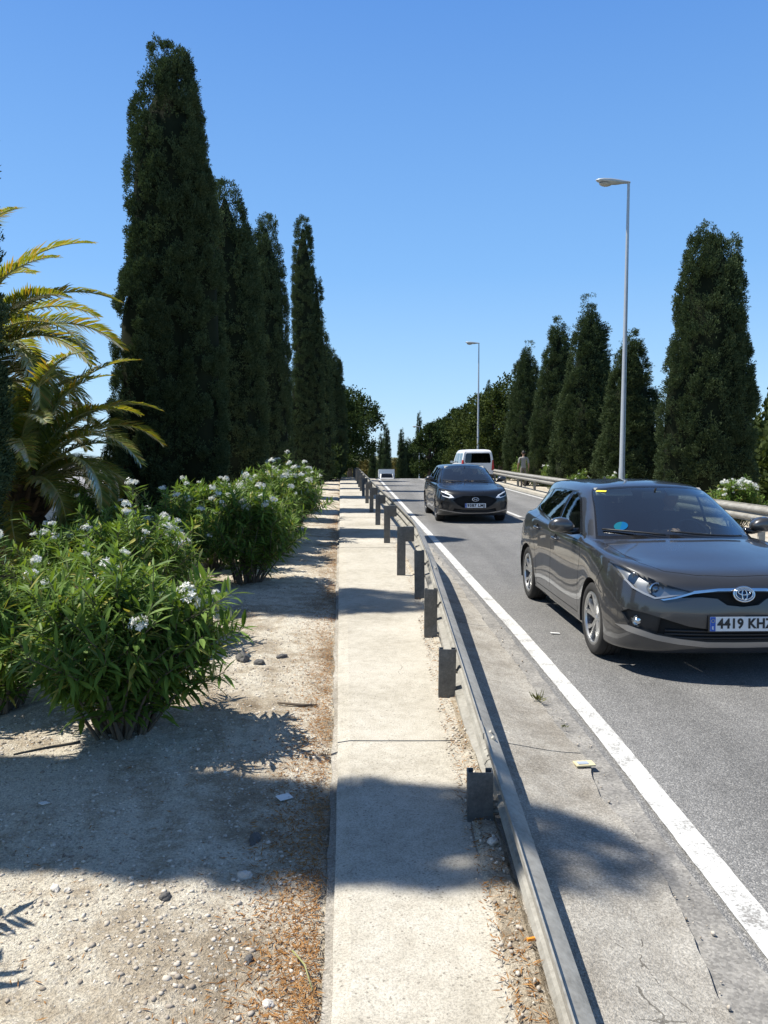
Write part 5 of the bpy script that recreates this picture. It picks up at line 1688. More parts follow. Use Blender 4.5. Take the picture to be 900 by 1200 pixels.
def hatchback(cfg):
    C = [[tuple(p) for p in c] for c in HATCH]
    if cfg.get('warp'): C = [[cfg['warp'](li, ui, *p) for ui, p in enumerate(c)] for li, c in enumerate(C)]
    sh = Shell(C, per_u=[5, 5, 6, 6, 8, 8, 10, 9, 8, 7, 6, 5, 5], per_v=[2, 3, 5, 5, 5, 6, 4, 8, 8, 4, 3], crease=(7,))
    front = lambda c: c.y < .80
    fr_axle, re_axle, wr, ar = cfg['front_axle'], cfg['rear_axle'], cfg['wheel_r'], cfg['wheel_r'] + .045
    side = lambda c: c.x > .44 and c.z > .15 and .5 < c.y < 4.28
    low = lambda c: c.x > .5 and c.z < .95
    dlo, panes = cfg['dlo'], cfg['panes']
    glassz = lambda c: c.x > .44 and c.z > .9 and 1.25 < c.y < 4.1
    # doors
    for nm, poly in cfg['doors'].items(): sh.cut(nm, poly, 'side', lambda c: c.x > .44 and c.z > .2 and 1.0 < c.y < 3.75, over=('body',))
    for line in cfg['gaps']: sh.cut('gap', ribbon_poly(line, .008), 'side', lambda c: c.x > .44 and c.z > .2 and .3 < c.y < 4.1)
    # side windows
    sh.cut('window_trim', dlo, 'side', glassz)
    for nm, poly in panes.items(): sh.cut(nm, poly, 'side', glassz)
    # arches
    for ay in (fr_axle, re_axle):
        sh.cut('hole', circle(ay, wr - .005, ar, 40), 'side', low)
    # bonnet seam and panel
    sh.cut('bonnet', cfg['bonnet'], 'top', lambda c: c.z > .70 and c.y < 1.32 and c.x < .80, over=('body',))
    for line in cfg.get('top_gaps', []): sh.cut('gap', ribbon_poly(line, .007), 'top', lambda c: c.z > .70 and c.y < 1.32 and c.x < .80)
    # front details
    for nm, poly in cfg['front']: sh.cut(nm, poly, 'front', front)
    for nm, poly in cfg['rear']: sh.cut(nm, poly, 'front', lambda c: c.y > 4.02)
    # windscreen and rear glass by parameter
    sh.uv('screen_frit', 0, 4.5, 7.0, 8.99, over=('body', 'bonnet', 'gap')); sh.uv('windscreen', 0, 4.26, 7.12, 8.88, over=('screen_frit',))
    sh.uv('rear_frit', 11.0, 13, 7.12, 8.75, over=('body',)); sh.uv('rear_glass', 11.3, 13, 7.25, 8.7, over=('rear_frit',))
    sh.uv('pillar_trim', 4.05, 5.05, 7.15, 8.85, over=('none',))
    sh.uv('underside', 0, 13, 0, 1.0, over=('body',))
    sh.finish()
    ym = 2.0
    root = empty(cfg['name'], (0, 0, 0))
    P = cfg['paint']
    body = sh.part('body', 'body', [M[P]], root, ymid=ym)
    sh.part('underside', 'underside', [M['black_plastic']], root, ymid=ym)
    sh.part('gap', 'shut_lines', [M['gap']], body, offset=-.002, ymid=ym)
    sh.part('bonnet', 'bonnet', [M[P]], root, ymid=ym)
    ws = sh.part('windscreen', 'windscreen', [M['windscreen']], root, offset=-.001, ymid=ym)
    sh.part('screen_frit', 'windscreen_border', [M['gloss_black']], ws, offset=0.0, ymid=ym)
    sh.by['pillar_trim'] = [f for f in sh.bm.faces if 4.4 <= f[sh.ul] <= 5.0 and 7.0 <= f[sh.vl] <= 8.9]
    sh.part('pillar_trim', 'pillar_trim', [M['interior_light']], root, offset=-.03, ymid=ym)
    rw = sh.part('rear_glass', 'rear_window', [M['dark_glass']], root, ymid=ym)
    sh.part('rear_frit', 'window_border', [M['gloss_black']], rw, ymid=ym)
    for sd in (1, -1):
        doors = {}
        for nm in cfg['doors']:
            doors[nm] = sh.part(nm, 'door', [M[P]], root, side=sd, ymid=ym)
        for nm in panes:
            par = doors[cfg['pane_door'][nm]] if cfg['pane_door'][nm] else root
            sh.part(nm, 'window', [M['side_glass']], par, side=sd, offset=-.004, walls=.004, ymid=ym)
        sh.part('window_trim', 'window_trim', [M['gloss_black']], root, side=sd, ymid=ym)
        for nm in doors:
            hy, hz_ = cfg['handles'][nm]
            cand = min((f for f in sh.by[nm]), key=lambda f: (f.calc_center_median().y - hy) ** 2 + (f.calc_center_median().z - hz_) ** 2)
            hx = cand.calc_center_median().x
            mb = MB(); V = []
            mb.tube([(sd * (hx - .01), hy - ym - .10, hz_), (sd * (hx + .026), hy - ym - .075, hz_ + .002), (sd * (hx + .032), hy - ym, hz_ + .004), (sd * (hx + .026), hy - ym + .075, hz_ + .004), (sd * (hx - .01), hy - ym + .10, hz_ + .004)], [.012, .015, .016, .015, .012], 10)
            mb.build('handle', M[P], doors[nm], smooth=True)
            mb = MB(); mb.lathe([(.0, .002), (.042, .001), (.045, -.004)], 20, 'X', c=(sd * hx, hy - ym, hz_ + .002))
            mb.build('handle_recess', M['gap'], doors[nm], smooth=True)
        # lamps: recessed housing, projector, clear cover
        hl = sh.part('headlamp', 'headlight', [M[cfg.get('housing', 'housing')], M['black_plastic']], root, side=sd, offset=-.045, walls=.045, ymid=ym, wall_mat=1)
        sh.part('headlamp', 'lens', [M['lens']], hl, side=sd, offset=.001, ymid=ym)
        for (pw, ps, pz, pr, kind) in cfg['projectors']:
            mb = MB()
            if kind == 'ring':
                mb.lathe([(pr * .72, -.02), (pr * .86, -.035), (pr, -.03), (pr * 1.02, .03), (pr * .72, .03)], 28, 'Y', c=(sd * pw, ps - ym, pz)); mb.build('reflector', M['chrome'], hl, angle=40)
                mb = MB(); mb.lathe([(0, -.028), (pr * .4, -.022), (pr * .65, -.008), (pr * .74, .012)], 24, 'Y', c=(sd * pw, ps - ym, pz)); mb.build('projector', M['projector'], hl, smooth=True)
            else:
                mb.lathe([(0, .02), (pr * .5, .012), (pr, -.012)], 20, 'Y', c=(sd * pw, ps - ym, pz)); mb.build('reflector', M['chrome'], hl, smooth=True)
        if cfg.get('drl'):
            sh.part('drl', 'light_guide', [M[cfg.get('drl_mat', 'drl')]], hl, side=sd, offset=.003, ymid=ym)
        sh.part('fog', 'fog_recess', [M['black_plastic']], root, side=sd, offset=-.03, walls=.03, ymid=ym)
        if cfg.get('fog_lamp'):
            fw, fs_, fz = cfg['fog_lamp']
            mb = MB(); mb.lathe([(0, -.028), (.022, -.022), (.036, .0), (.045, -.014), (.048, .012)], 24, 'Y', c=(sd * fw, fs_ - ym, fz)); mb.build('fog_light', M['chrome'], root, angle=40)
        sh.part('tail', 'tail_light', [M['red_lens']], root, side=sd, offset=.006, ymid=ym)
        # wheels and liners
        for k, ay in enumerate((fr_axle, re_axle)):
            make_wheel(root, sd * cfg['track'], ay - ym, wr, sd, (cfg.get('steer', 0) if k == 0 else 0), cfg['rim'], cfg['rim_style'])
            mb = MB(); V = []; F = []; n = 24
            for xx in (.50, .876 if k == 0 else .878):
                for j in range(n + 1):
                    a = -.25 + (math.pi + .5) * j / n
                    V.append((sd * xx, ay - ym + (ar + .002) * math.cos(a), wr - .005 + (ar + .002) * math.sin(a)))
            for j in range(n): F.append((j, j + 1, n + 1 + j + 1, n + 1 + j))
            F.append(tuple(range(n + 1)))
            mb.add(V, F); mb.build('wheel_arch_liner', M['black_plastic'], root)
        mirror(root, sd * .83, 1.62 - ym, 1.055, sd, P)
    sh.part('grille', 'grille', [M['gap'], M['black_plastic']], root, offset=-.035, walls=.035, ymid=ym, wall_mat=1)
    lg = sh.part('lower_grille', 'lower_grille', [M['gap'], M['black_plastic']], root, offset=-.03, walls=.03, ymid=ym, wall_mat=1)
    sh.part('chrome', 'chrome_strip', [M['chrome']], root, offset=.007, walls=-.007, ymid=ym)
    sh.part('lip', 'bumper_lip', [M[cfg['lip_mat']]], root, offset=.004, walls=-.004, ymid=ym)
    # slats across the lower grille follow the nose
    def nose_y(x, z):
        best = min(((f.calc_center_median().x - x) ** 2 + (f.calc_center_median().z - z) ** 2, f.calc_center_median().y) for f in sh.bm.faces if f.calc_center_median().y < .6)
        return best[1]
    for z in cfg['slats']:
        xs_ = np.linspace(0, cfg['slat_w'], 7); yy = [nose_y(x, z) + .02 for x in xs_]
        path = [(-x, y - ym, z) for x, y in zip(xs_[:0:-1], yy[:0:-1])] + [(x, y - ym, z) for x, y in zip(xs_, yy)]
        mb = MB(); mb.tube(path, .009, 6); mb.build('slat', M['black_plastic'], lg, smooth=True)
    # cabin
    cab = MB()
    cab.box((0, 2.3 - ym, .30), (1.40, 2.9, .06)); cab.build('cabin_floor', M['interior'], root)
    mb = MB()
    xs_ = np.linspace(-.70, .70, 15); V = []; F = []
    prof = [(1.12, .955), (1.30, .965), (1.50, .955), (1.62, .90), (1.66, .78), (1.60, .55)]
    for x in xs_:
        for (s_, z) in prof:
            bow = .13 * (x / .7) ** 2; hood = .045 * math.exp(-((x - .36) / .16) ** 2) if 1.4 < s_ < 1.64 else 0
            V.append((x, s_ + bow - ym, z + hood - .02 * (x / .7) ** 2))
    for i in range(len(xs_) - 1):
        for j in range(len(prof) - 1): F.append((i * 6 + j, i * 6 + j + 1, i * 6 + j + 7, i * 6 + j + 6))
    mb.add(V, F); mb.build('dashboard', M['dash'], root, smooth=True)
    for x in (-.36, .36): seat_part(root, x, 2.30 - ym, 'interior')
    mb = MB(); mb.box((0, 3.12 - ym, .52), (1.25, .46, .16), bev=.05); mb.box((0, 3.42 - ym, .82), (1.25, .14, .50), rot=(R(-16), 0, 0), bev=.05)
    for x in (-.38, 0, .38): mb.box((x, 3.50 - ym, 1.13), (.24, .08, .14), bev=.03)
    mb.build('rear_bench', M['interior'], root)
    # steering wheel, on the driver's own left
    wx = .36
    mb = MB(); ring = []
    for k in range(25):
        a = 2 * math.pi * k / 24; v = Vector((.185 * math.cos(a), 0, .185 * math.sin(a))); v.rotate(Euler((R(-28), 0, 0))); ring.append(Vector((wx, 1.80 - ym, .93)) + v)
    mb.tube(ring, .014, 8, cap=False); mb.box((wx, 1.78 - ym, .92), (.34, .03, .05), rot=(R(-28), 0, 0)); mb.build('steering_wheel', M['gloss_black'], root, smooth=False)
    mb = MB(); mb.box((0, 1.86 - ym, 1.335), (.22, .03, .065), bev=.012); mb.tube([(0, 1.85 - ym, 1.36), (0, 1.80 - ym, 1.405)], .01, 6); mb.build('rear_view_mirror', M['black_plastic'], root)
    mb = MB(); mb.box((wx, 1.99 - ym, 1.365), (.36, .13, .02), rot=(R(28), 0, 0), bev=.006); mb.box((-wx, 1.99 - ym, 1.365), (.36, .13, .02), rot=(R(28), 0, 0), bev=.006)
    mb.build('sun_visors', M['interior_light'], root)
    # wipers resting at the foot of the screen
    for (a, b) in (((.55, .62), (-.12, 1.0)), ((-.18, .5), (-.66, .8))):
        def on_screen(u_x, up):
            f = min((f for f in sh.by['windscreen'] + sh.by['screen_frit'] if f.calc_center_median().y < 2.2), key=lambda f: (f.calc_center_median().x - abs(u_x)) ** 2 + (f.calc_center_median().z - up) ** 2)
            return f.calc_center_median() + f.normal * .018
        pts = []
        raw = []
        for t in (0, .5, 1):
            c = on_screen(a[0] + (b[0] - a[0]) * t, 1.0 + .03 * t); raw.append((c.y - ym - .006, c.z))
        for t in np.linspace(0, 1, 8):
            w0, w1, w2 = (1 - t) * (1 - 2 * t), 4 * t * (1 - t), t * (2 * t - 1)
            pts.append((a[0] + (b[0] - a[0]) * t, raw[0][0] * w0 + raw[1][0] * w1 + raw[2][0] * w2 - .004, raw[0][1] * w0 + raw[1][1] * w1 + raw[2][1] * w2))
        mb = MB(); mb.tube(pts, .009, 6); mb.build('wiper', M['black_plastic'], root, smooth=True)
    return root, sh, ym

def surf_at(sh, x, z, ymax=.7):
    f = min((f for f in sh.bm.faces if f.calc_center_median().y < ymax), key=lambda f: (f.calc_center_median().x - abs(x)) ** 2 + (f.calc_center_median().z - z) ** 2)
    return f.calc_center_median(), f.normal.copy()

def ellipse_ring(mb, c, a, b, r, n=28, rotz=0.0):
    pts = []
    for k in range(n + 1):
        t = 2 * math.pi * k / n
        pts.append((c[0] + a * math.cos(t), c[1], c[2] + b * math.sin(t)))
    mb.tube(pts, r, 7, cap=False)

DLO = [(1.60, .992), (2.3, 1.006), (3.0, 1.036), (3.52, 1.078), (3.75, 1.130), (3.66, 1.235), (3.44, 1.330), (3.0, 1.366), (2.55, 1.366), (2.25, 1.352), (2.05, 1.290), (1.80, 1.135)]
PANES = {
    'front_pane': [(1.70, 1.012), (2.40, 1.026), (2.37, 1.352), (2.26, 1.336), (2.08, 1.277), (1.84, 1.128)],
    'rear_pane': [(2.475, 1.024), (3.0, 1.050), (3.28, 1.072), (3.27, 1.338), (2.98, 1.351), (2.445, 1.352)],
    'quarter_pane': [(3.325, 1.078), (3.52, 1.096), (3.70, 1.142), (3.62, 1.232), (3.43, 1.313), (3.315, 1.334)],
}
DOORS = {'front_door': [(1.40, .27), (1.40, .60), (1.37, .80), (1.44, .955), (1.62, .985), (2.0, 1.28), (2.25, 1.372), (2.42, 1.385), (2.44, 1.0), (2.46, .8), (2.46, .27)],
         'rear_door': [(2.46, .27), (2.46, .8), (2.44, 1.0), (2.42, 1.385), (2.9, 1.378), (3.31, 1.345), (3.30, 1.06), (3.32, .90), (3.14, .62), (3.08, .27)]}
GAPS = [[(1.62, .985), (1.44, .955), (1.37, .80), (1.40, .60), (1.40, .27)], [(2.44, 1.0), (2.46, .8), (2.46, .27)], [(3.30, 1.06), (3.32, .90), (3.14, .62), (3.08, .27)], [(1.40, .272), (3.08, .272)], [(.66, .81), (.78, .66), (.60, .60)]]

GREY = dict(
    name='grey_hatchback', paint='grey_paint', front_axle=.92, rear_axle=3.52, wheel_r=.316, track=.772, rim='rim', rim_style='twist', steer=0.0,
    dlo=DLO, panes=PANES, pane_door={'front_pane': 'front_door', 'rear_pane': 'rear_door', 'quarter_pane': None},
    doors=DOORS, gaps=GAPS, handles={'front_door': (2.27, .865), 'rear_door': (3.08, .90)},
    bonnet=[(-.01, .14), (.30, .16), (.52, .24), (.64, .42), (.68, .70), (.70, 1.02), (.735, 1.26), (.60, 1.17), (.45, 1.10), (.25, 1.045), (-.01, 1.03)],
    top_gaps=[[(.0, .135), (.30, .155), (.52, .235), (.645, .42), (.685, .70), (.705, 1.02), (.735, 1.24)]],
    front=[
        ('headlamp', [(.36, .698), (.54, .744), (.68, .800), (.79, .852), (.84, .860), (.82, .775), (.765, .690), (.64, .632), (.51, .655)]),
        ('drl', [(.44, .678), (.52, .660), (.635, .637), (.70, .663), (.765, .700), (.80, .755), (.79, .762), (.75, .708), (.69, .676), (.63, .650), (.53, .672)]),
        ('grille', [(-.01, .706), (.18, .702), (.36, .690), (.47, .664), (.44, .654), (.30, .662), (.19, .652), (.12, .605), (-.01, .592)]),
        ('chrome', [(-.01, .730), (.18, .726), (.36, .706), (.365, .700), (.51, .655), (.60, .638), (.58, .630), (.49, .648), (.36, .686), (.18, .709), (-.01, .711)]),
        ('lower_grille', [(-.01, .415), (.25, .42), (.40, .44), (.50, .47), (.60, .50), (.62, .365), (.45, .34), (.25, .318), (-.01, .315)]),
        ('fog', [(.60, .50), (.70, .525), (.80, .540), (.838, .510), (.80, .415), (.72, .375), (.62, .365)]),
        ('lip', [(-.01, .312), (.25, .315), (.45, .337), (.62, .362), (.80, .412), (.86, .40), (.80, .362), (.62, .318), (.45, .292), (.25, .272), (-.01, .268)]),
    ],
    rear=[('tail', [(.50, .84), (.80, .88), (.86, .97), (.80, 1.03), (.60, 1.0)])],
    projectors=[(.605, .185, .700, .058, 'ring'), (.725, .31, .760, .058, 'dish')], drl=True, drl_mat='silver_guide',
    fog_lamp=(.735, .20, .452), lip_mat='silver_trim', slats=[.345, .372, .40], slat_w=.56,
)

def black_warp(li, ui, s_, w, z):
    z2 = z * .985
    w2 = w * 1.018
    if li in (4, 5) and ui <= 3: z2 += .01
    if li == 5 and ui <= 3: s_ += .02
    return (s_ * 1.003, w2, z2)
BLACK = dict(GREY, name='black_hatchback', paint='black_paint', warp=black_warp, wheel_r=.325, rear_axle=3.57, rim='dark_rim', rim_style='ten', housing='housing_rim_shade', track=.785,
    front=[
        ('headlamp', [(.50, .640), (.56, .725), (.70, .790), (.82, .845), (.86, .84), (.84, .745), (.76, .655), (.62, .610)]),
        ('drl', [(.52, .644), (.585, .712), (.72, .770), (.81, .80), (.81, .775), (.72, .742), (.61, .690), (.645, .655), (.76, .680), (.80, .70), (.785, .675), (.64, .630)]),
        ('grille', [(-.01, .700), (.30, .695), (.48, .640), (.56, .585), (.44, .470), (.30, .395), (-.01, .385)]),
        ('lower_grille', [(-.01, .345), (.30, .350), (.52, .385), (.55, .31), (.3, .275), (-.01, .272)]),
        ('fog', [(.62, .52), (.80, .56), (.85, .50), (.80, .36), (.66, .35)]),
        ('lip', [(-.01, .265), (.30, .268), (.56, .300), (.84, .345), (.86, .33), (.56, .282), (.3, .252), (-.01, .25)]),
    ],
    projectors=[(.70, .27, .705, .030, 'ring')], drl=True, drl_mat='drl', fog_lamp=None, lip_mat='silver_trim', slats=[.30, .325], slat_w=.5)

def grey_car():
    root, sh, ym = hatchback(GREY)
    tag(root, 'grey metallic hatchback with silver alloy wheels, nearest car, cut by the right edge', 'car')
    number_plate(root, (0, sh_y(sh, 0, .465) - ym - .014, .468), '4419 KHZ', rot=(R(-2), 0, 0))
    # round badge of three ovals on the nose
    c, n = surf_at(sh, 0.0, .690)
    e = empty('badge', (0, c.y - ym - .022, .690)); e.parent = root; e.rotation_euler = (R(-14), 0, 0)
    mb = MB(); V = []; k_ = 32
    mb.lathe([(0, -.006), (.6, -.005), (.9, .0), (1.0, .012)], k_, 'Y')
    o = mb.build('badge_plate', M['emblem_blue'], e, smooth=True); o.scale = (.074, 1, .052)
    mb = MB(); ellipse_ring(mb, (0, -.006, 0), .078, .055, .0085); ellipse_ring(mb, (0, -.012, .014), .046, .020, .0055); ellipse_ring(mb, (0, -.013, -.006), .019, .040, .0055); ellipse_ring(mb, (0, -.011, .002), .064, .043, .0055)
    mb.build('badge_ovals', M['chrome'], e, smooth=True)
    # windscreen stickers, seen from outside
    def sticker(x, z, w, h, mats, name, shape):
        c, n = surf_at(sh, x, z, 2.2)
        n.x = math.copysign(n.x, x)
        q = n.to_track_quat('Y', 'Z').to_matrix()
        mb = MB()
        if shape == 'disc':
            for m_, (a0, a1) in enumerate(((math.pi / 2, 3 * math.pi / 2), (-math.pi / 2, math.pi / 2))):
                pts = [(0, 0, 0)] + [(w * math.cos(a0 + (a1 - a0) * k / 16), 0, h * math.sin(a0 + (a1 - a0) * k / 16)) for k in range(17)]
                mb.add([q @ Vector(p) for p in pts], [(0, i, i + 1) for i in range(1, 17)], m_)
        else: mb.add([q @ Vector(p) for p in ((-w, 0, -h), (w, 0, -h), (w, 0, h), (-w, 0, h))], [(0, 1, 2, 3)], 0)
        ob = mb.build(name, mats, root, fix=False); off = n * .004
        ob.location = (math.copysign(c.x, x) + off.x, c.y - ym + off.y, c.z + off.z)
        return ob, q
    s1, q = sticker(-.50, 1.075, .062, .062, [M['sticker_blue'], M['sticker_green']], 'round_sticker', 'disc')
    s2, q2 = sticker(-.50, 1.375, .055, .014, [M['sticker_yellow']], 'yellow_sticker', 'rect')
    # shark fin aerial
    mb = MB(); mb.add([(-.012, 0, 0), (.012, 0, 0), (.012, .14, 0), (-.012, .14, 0), (0, .11, .055), (0, .14, .05)], [(0, 1, 4), (1, 2, 5, 4), (2, 3, 5), (3, 0, 4, 5), (0, 3, 2, 1)])
    a = mb.build('aerial', M['grey_paint'], root); a.location = (0, 3.30 - ym, 1.425)
    return root
def sh_y(sh, x, z):
    c, n = surf_at(sh, x, z); return c.y

def black_car():
    root, sh, ym = hatchback(BLACK)
    tag(root, 'black hatchback with bright daytime lights coming along the left lane', 'car')
    number_plate(root, (0, sh_y(sh, 0, .455) - ym - .014, .452), '9387 LMJ')
    c, n = surf_at(sh, 0, .60)
    e = empty('badge', (0, c.y - ym - .018, .605)); e.parent = root; e.rotation_euler = (R(-8), 0, 0)
    mb = MB(); ellipse_ring(mb, (0, 0, 0), .082, .045, .0075)
    # slanted H joined by a wave
    mb.tube([(-.046, 0, -.030), (-.026, 0, .034)], .008, 6); mb.tube([(.026, 0, -.034), (.046, 0, .030)], .008, 6)
    mb.tube([(-.034, 0, -.004), (-.012, 0, .006), (.012, 0, -.006), (.034, 0, .004)], .007, 6)
    mb.build('badge_letter', M['chrome'], e, smooth=True)
    return root

grey = grey_car()
GREY_POS = (2.655, 6.65 + 2.0 - .92, 0)
grey.location = GREY_POS; grey.rotation_euler = (0, 0, R(1.6))
blk = black_car()
blk.location = (2.18, 20.0 + 2.0 - .92, 0); blk.rotation_euler = (0, 0, R(2.6))

# --- vans
def van_shell():
    def row(z, hw, f, b, rf, rb, q=0):
        # plan outline of half a van: front centre -> side -> rear centre
        F_, B_ = f + rf + .25, b - rb - .3
        return [(f, 0, z), (f + .01, hw * .45, z), (f + .05, hw * .78, z), (f + rf, hw * .97, z), (F_, hw, z), (F_ + (B_ - F_) * .33, hw, z), (F_ + (B_ - F_) * .67, hw, z), (B_, hw, z), (b - rb * .5, hw * .985, z), (b - .04, hw * .86, z), (b - .005, hw * .5, z), (b, 0, z)]
    C = [row(.28, .80, .15, 4.78, .2, .15), row(.30, .90, .05, 4.86, .25, .10), row(.50, .945, .0, 4.90, .25, .08), row(.80, .95, .03, 4.90, .28, .07), row(1.02, .945, .14, 4.90, .30, .07)]
    cow = row(1.12, .93, .85, 4.895, .18, .07); C.append(cow)
    C.append(row(1.55, .865, 1.35, 4.87, .18, .08)); C.append(row(1.86, .79, 1.85, 4.82, .14, .10)); 
    C.append(row(1.945, .66, 2.1, 4.68, .12, .12)); C.append([(p[0] * .5 + 1.7, 0, 1.975) for p in C[-1]])
    return C
def van(name, label, paint, facing_away):
    sh = Shell(van_shell(), per_u=[3, 3, 4, 4, 5, 6, 6, 5, 5, 4, 4], per_v=[2, 3, 3, 3, 4, 5, 5, 3, 3], crease=())
    s_ok = lambda c: c.x > .6 and c.z > 1.0 and 1.2 < c.y < 4.75
    rear = lambda c: c.y > 4.6; fr = lambda c: c.y < 2.2
    for nm, poly in (('pane_a', [(1.45, 1.16), (2.35, 1.16), (2.35, 1.72), (1.95, 1.72)]), ('pane_b', [(2.45, 1.16), (3.45, 1.16), (3.45, 1.74), (2.45, 1.74)]), ('pane_c', [(3.55, 1.16), (4.62, 1.16), (4.56, 1.74), (3.55, 1.74)])):
        sh.cut(nm, poly, 'side', s_ok)
    sh.cut('gap', ribbon_poly([(2.40, .4), (2.40, 1.8)], .012), 'side', lambda c: c.x > .6 and c.z > .35)
    sh.cut('rear_glass', [(-.01, 1.18), (.70, 1.18), (.765, 1.24), (.72, 1.66), (.66, 1.75), (-.01, 1.76)], 'front', rear)
    sh.cut('tail', [(.80, .75), (.98, .75), (.95, 1.35), (.84, 1.35)], 'front', rear)
    sh.cut('bumper', [(-.01, .2), (1.0, .2), (1.0, .52), (-.01, .52)], 'front', lambda c: c.y > 4.5 or c.y < .5)
    sh.cut('windscreen', [(-.01, 1.16), (.70, 1.16), (.80, 1.2), (.74, 1.55), (.68, 1.78), (-.01, 1.80)], 'front', fr)
    sh.cut('headlamp', [(.55, .72), (.86, .76), (.92, .96), (.70, .92)], 'front', lambda c: c.y < .7)
    sh.cut('grille', [(-.01, .66), (.5, .68), (.5, .84), (-.01, .86)], 'front', lambda c: c.y < .7)
    for ay in (.95, 3.95): sh.cut('hole', circle(ay, .33, .38, 30), 'side', lambda c: c.x > .5 and c.z < 1.0)
    sh.finish()
    ym = 2.4
    root = empty(name, (0, 0, 0)); tag(root, label, 'van')
    b = sh.part('body', 'body', [M[paint]], root, ymid=ym)
    sh.part('rear_glass', 'rear_window', [M['dark_glass']], root, offset=-.002, ymid=ym)
    sh.part('windscreen', 'windscreen', [M['dark_glass']], root, offset=-.002, ymid=ym)
    sh.part('bumper', 'bumper', [M['black_plastic']], root, offset=.01, ymid=ym)
    sh.part('grille', 'grille', [M['black_plastic']], root, offset=-.01, ymid=ym)
    for sd in (1, -1):
        for nm in ('pane_a', 'pane_b', 'pane_c'): sh.part(nm, 'window', [M['dark_glass']], root, side=sd, offset=-.002, ymid=ym)
        sh.part('gap', 'shut_line', [M['gap']], b, side=sd, ymid=ym, offset=-.002)
        sh.part('tail', 'tail_light', [M['red_lens']], root, side=sd, offset=.01, ymid=ym)
        sh.part('headlamp', 'headlight', [M['housing']], root, side=sd, offset=.004, ymid=ym)
        for ay in (.95, 3.95):
            make_wheel(root, sd * .80, ay - ym, .335, sd, 0, 'rim', 'ten')
            mb = MB(); mb.lathe([(.39, sd * .5), (.39, sd * .93)], 24, 'X', c=(0, ay - ym, .33)); mb.lathe([(.0, sd * .5), (.39, sd * .5)], 24, 'X', c=(0, ay - ym, .33)); mb.build('wheel_arch_liner', M['black_plastic'], root)
        mirror(root, sd * .93, 1.5 - ym, 1.2, sd, 'black_plastic')
    mb = MB(); mb.box((0, 0, .35), (1.6, 3.6, .1)); mb.build('underside', M['black_plastic'], root)
    return root
v1 = van('white_van', 'white van with a dark rear window driving away beyond the black car', 'white_paint', True)
v1.location = (5.37, 47.6, road_z(46)); v1.rotation_euler = (0, 0, R(183))

def box_truck():
    root = van('white_truck', 'small white box truck coming up beyond the road crest', 'white_paint', False)
    root['category'] = 'truck'
    mb = MB(); mb.box((0, .95, 1.42), (2.1, 3.1, 1.85), bev=.03); mb.build('cargo_box', M['white_paint'], root)
    mb = MB(); mb.box((0, -.62, 2.355), (2.12, .04, .05)); mb.build('box_edge', M['silver_trim'], root)
    return root
tr = box_truck()
tr.location = (.30, 92, road_z(92) + .30); tr.rotation_euler = (R(-4.5), 0, R(2)); tr.scale = (.9, .9, .9)

# ------------------------------------------------------------------ people
def skin_body(name, joints, edges, root_idx, parent, mats, mat_fn, sub=2):
    me = bpy.data.meshes.new(name)
    me.from_pydata([j[0] for j in joints], edges, []); me.update()
    o = bpy.data.objects.new(name, me); COL.objects.link(o)
    md = o.modifiers.new('skin', 'SKIN'); md.use_smooth_shade = True; md.branch_smoothing = .6
    sv = me.skin_vertices[0].data
    for i, j in enumerate(joints):
        r = j[1]; sv[i].radius = (r, r) if not hasattr(r, '__len__') else r
        sv[i].use_root = (i == root_idx)
    ss = o.modifiers.new('sub', 'SUBSURF'); ss.levels = sub; ss.render_levels = sub
    dg = bpy.context.evaluated_depsgraph_get()
    bpy.context.view_layer.update()
    m2 = bpy.data.meshes.new_from_object(o.evaluated_get(bpy.context.evaluated_depsgraph_get()))
    bpy.data.objects.remove(o); bpy.data.meshes.remove(me)
    m2.materials.clear()
    for m in mats: m2.materials.append(m)
    for p in m2.polygons:
        p.use_smooth = True; p.material_index = mat_fn(Vector(p.center))
    m2.name = name
    r = bpy.data.objects.new(name, m2); COL.objects.link(r); r.parent = parent
    return r

def head_mesh(parent, c, tilt, hairy, name='head'):
    """skull with jaw, nose, brow, eyes, mouth, ears; faces -y"""
    bm = bmesh.new(); bmesh.ops.create_uvsphere(bm, u_segments=32, v_segments=24, radius=1)
    for v in bm.verts:
        x, y, z = v.co
        fx, fy, fz = x * .076, y * .098, z * .118
        if z < 0: 
            k = -z; fx *= 1 - .28 * k * k; fy *= 1 - .18 * k * k; 
            if y < 0: fy -= .012 * k
        if y < -.4:                                     # face
            f = math.exp(-(x / .16) ** 2)
            fy -= .024 * f * math.exp(-((z + .16) / .20) ** 2)           # nose
            fy -= .007 * math.exp(-((z - .22) / .10) ** 2)                # brow
            for ex in (-.40, .40): fy += .010 * math.exp(-((x - ex) / .17) ** 2 - ((z - .02) / .11) ** 2)   # eye sockets
            fy -= .005 * math.exp(-(x / .30) ** 2 - ((z + .50) / .07) ** 2)    # lips
            fy -= .008 * math.exp(-(x / .26) ** 2 - ((z + .82) / .16) ** 2)    # chin
        if abs(x) > .85 and -.25 < y < .25 and -.25 < z < .25: fx += math.copysign(.018, x) * math.exp(-((y - .02) / .13) ** 2 - (z / .2) ** 2)
        v.co = (fx, fy, fz)
    me = bpy.data.meshes.new(name); bm.to_mesh(me); bm.free()
    me.materials.append(M['skin'])
    me.polygons.foreach_set('use_smooth', [True] * len(me.polygons))
    return me

def person(loc, rz, label, pose, shirt, trousers):
    root = empty('person', loc, rz); tag(root, label, 'person', None)
    J, E, ri = pose
    def mf(p):
        return pose_mat(p)
    pm = J[0][2] if len(J[0]) > 2 else None
    body = skin_body('body', J, E, ri, root, [M[shirt], M[trousers], M['skin'], M['shoe']], POSE_MAT[shirt + trousers])
    return root, body

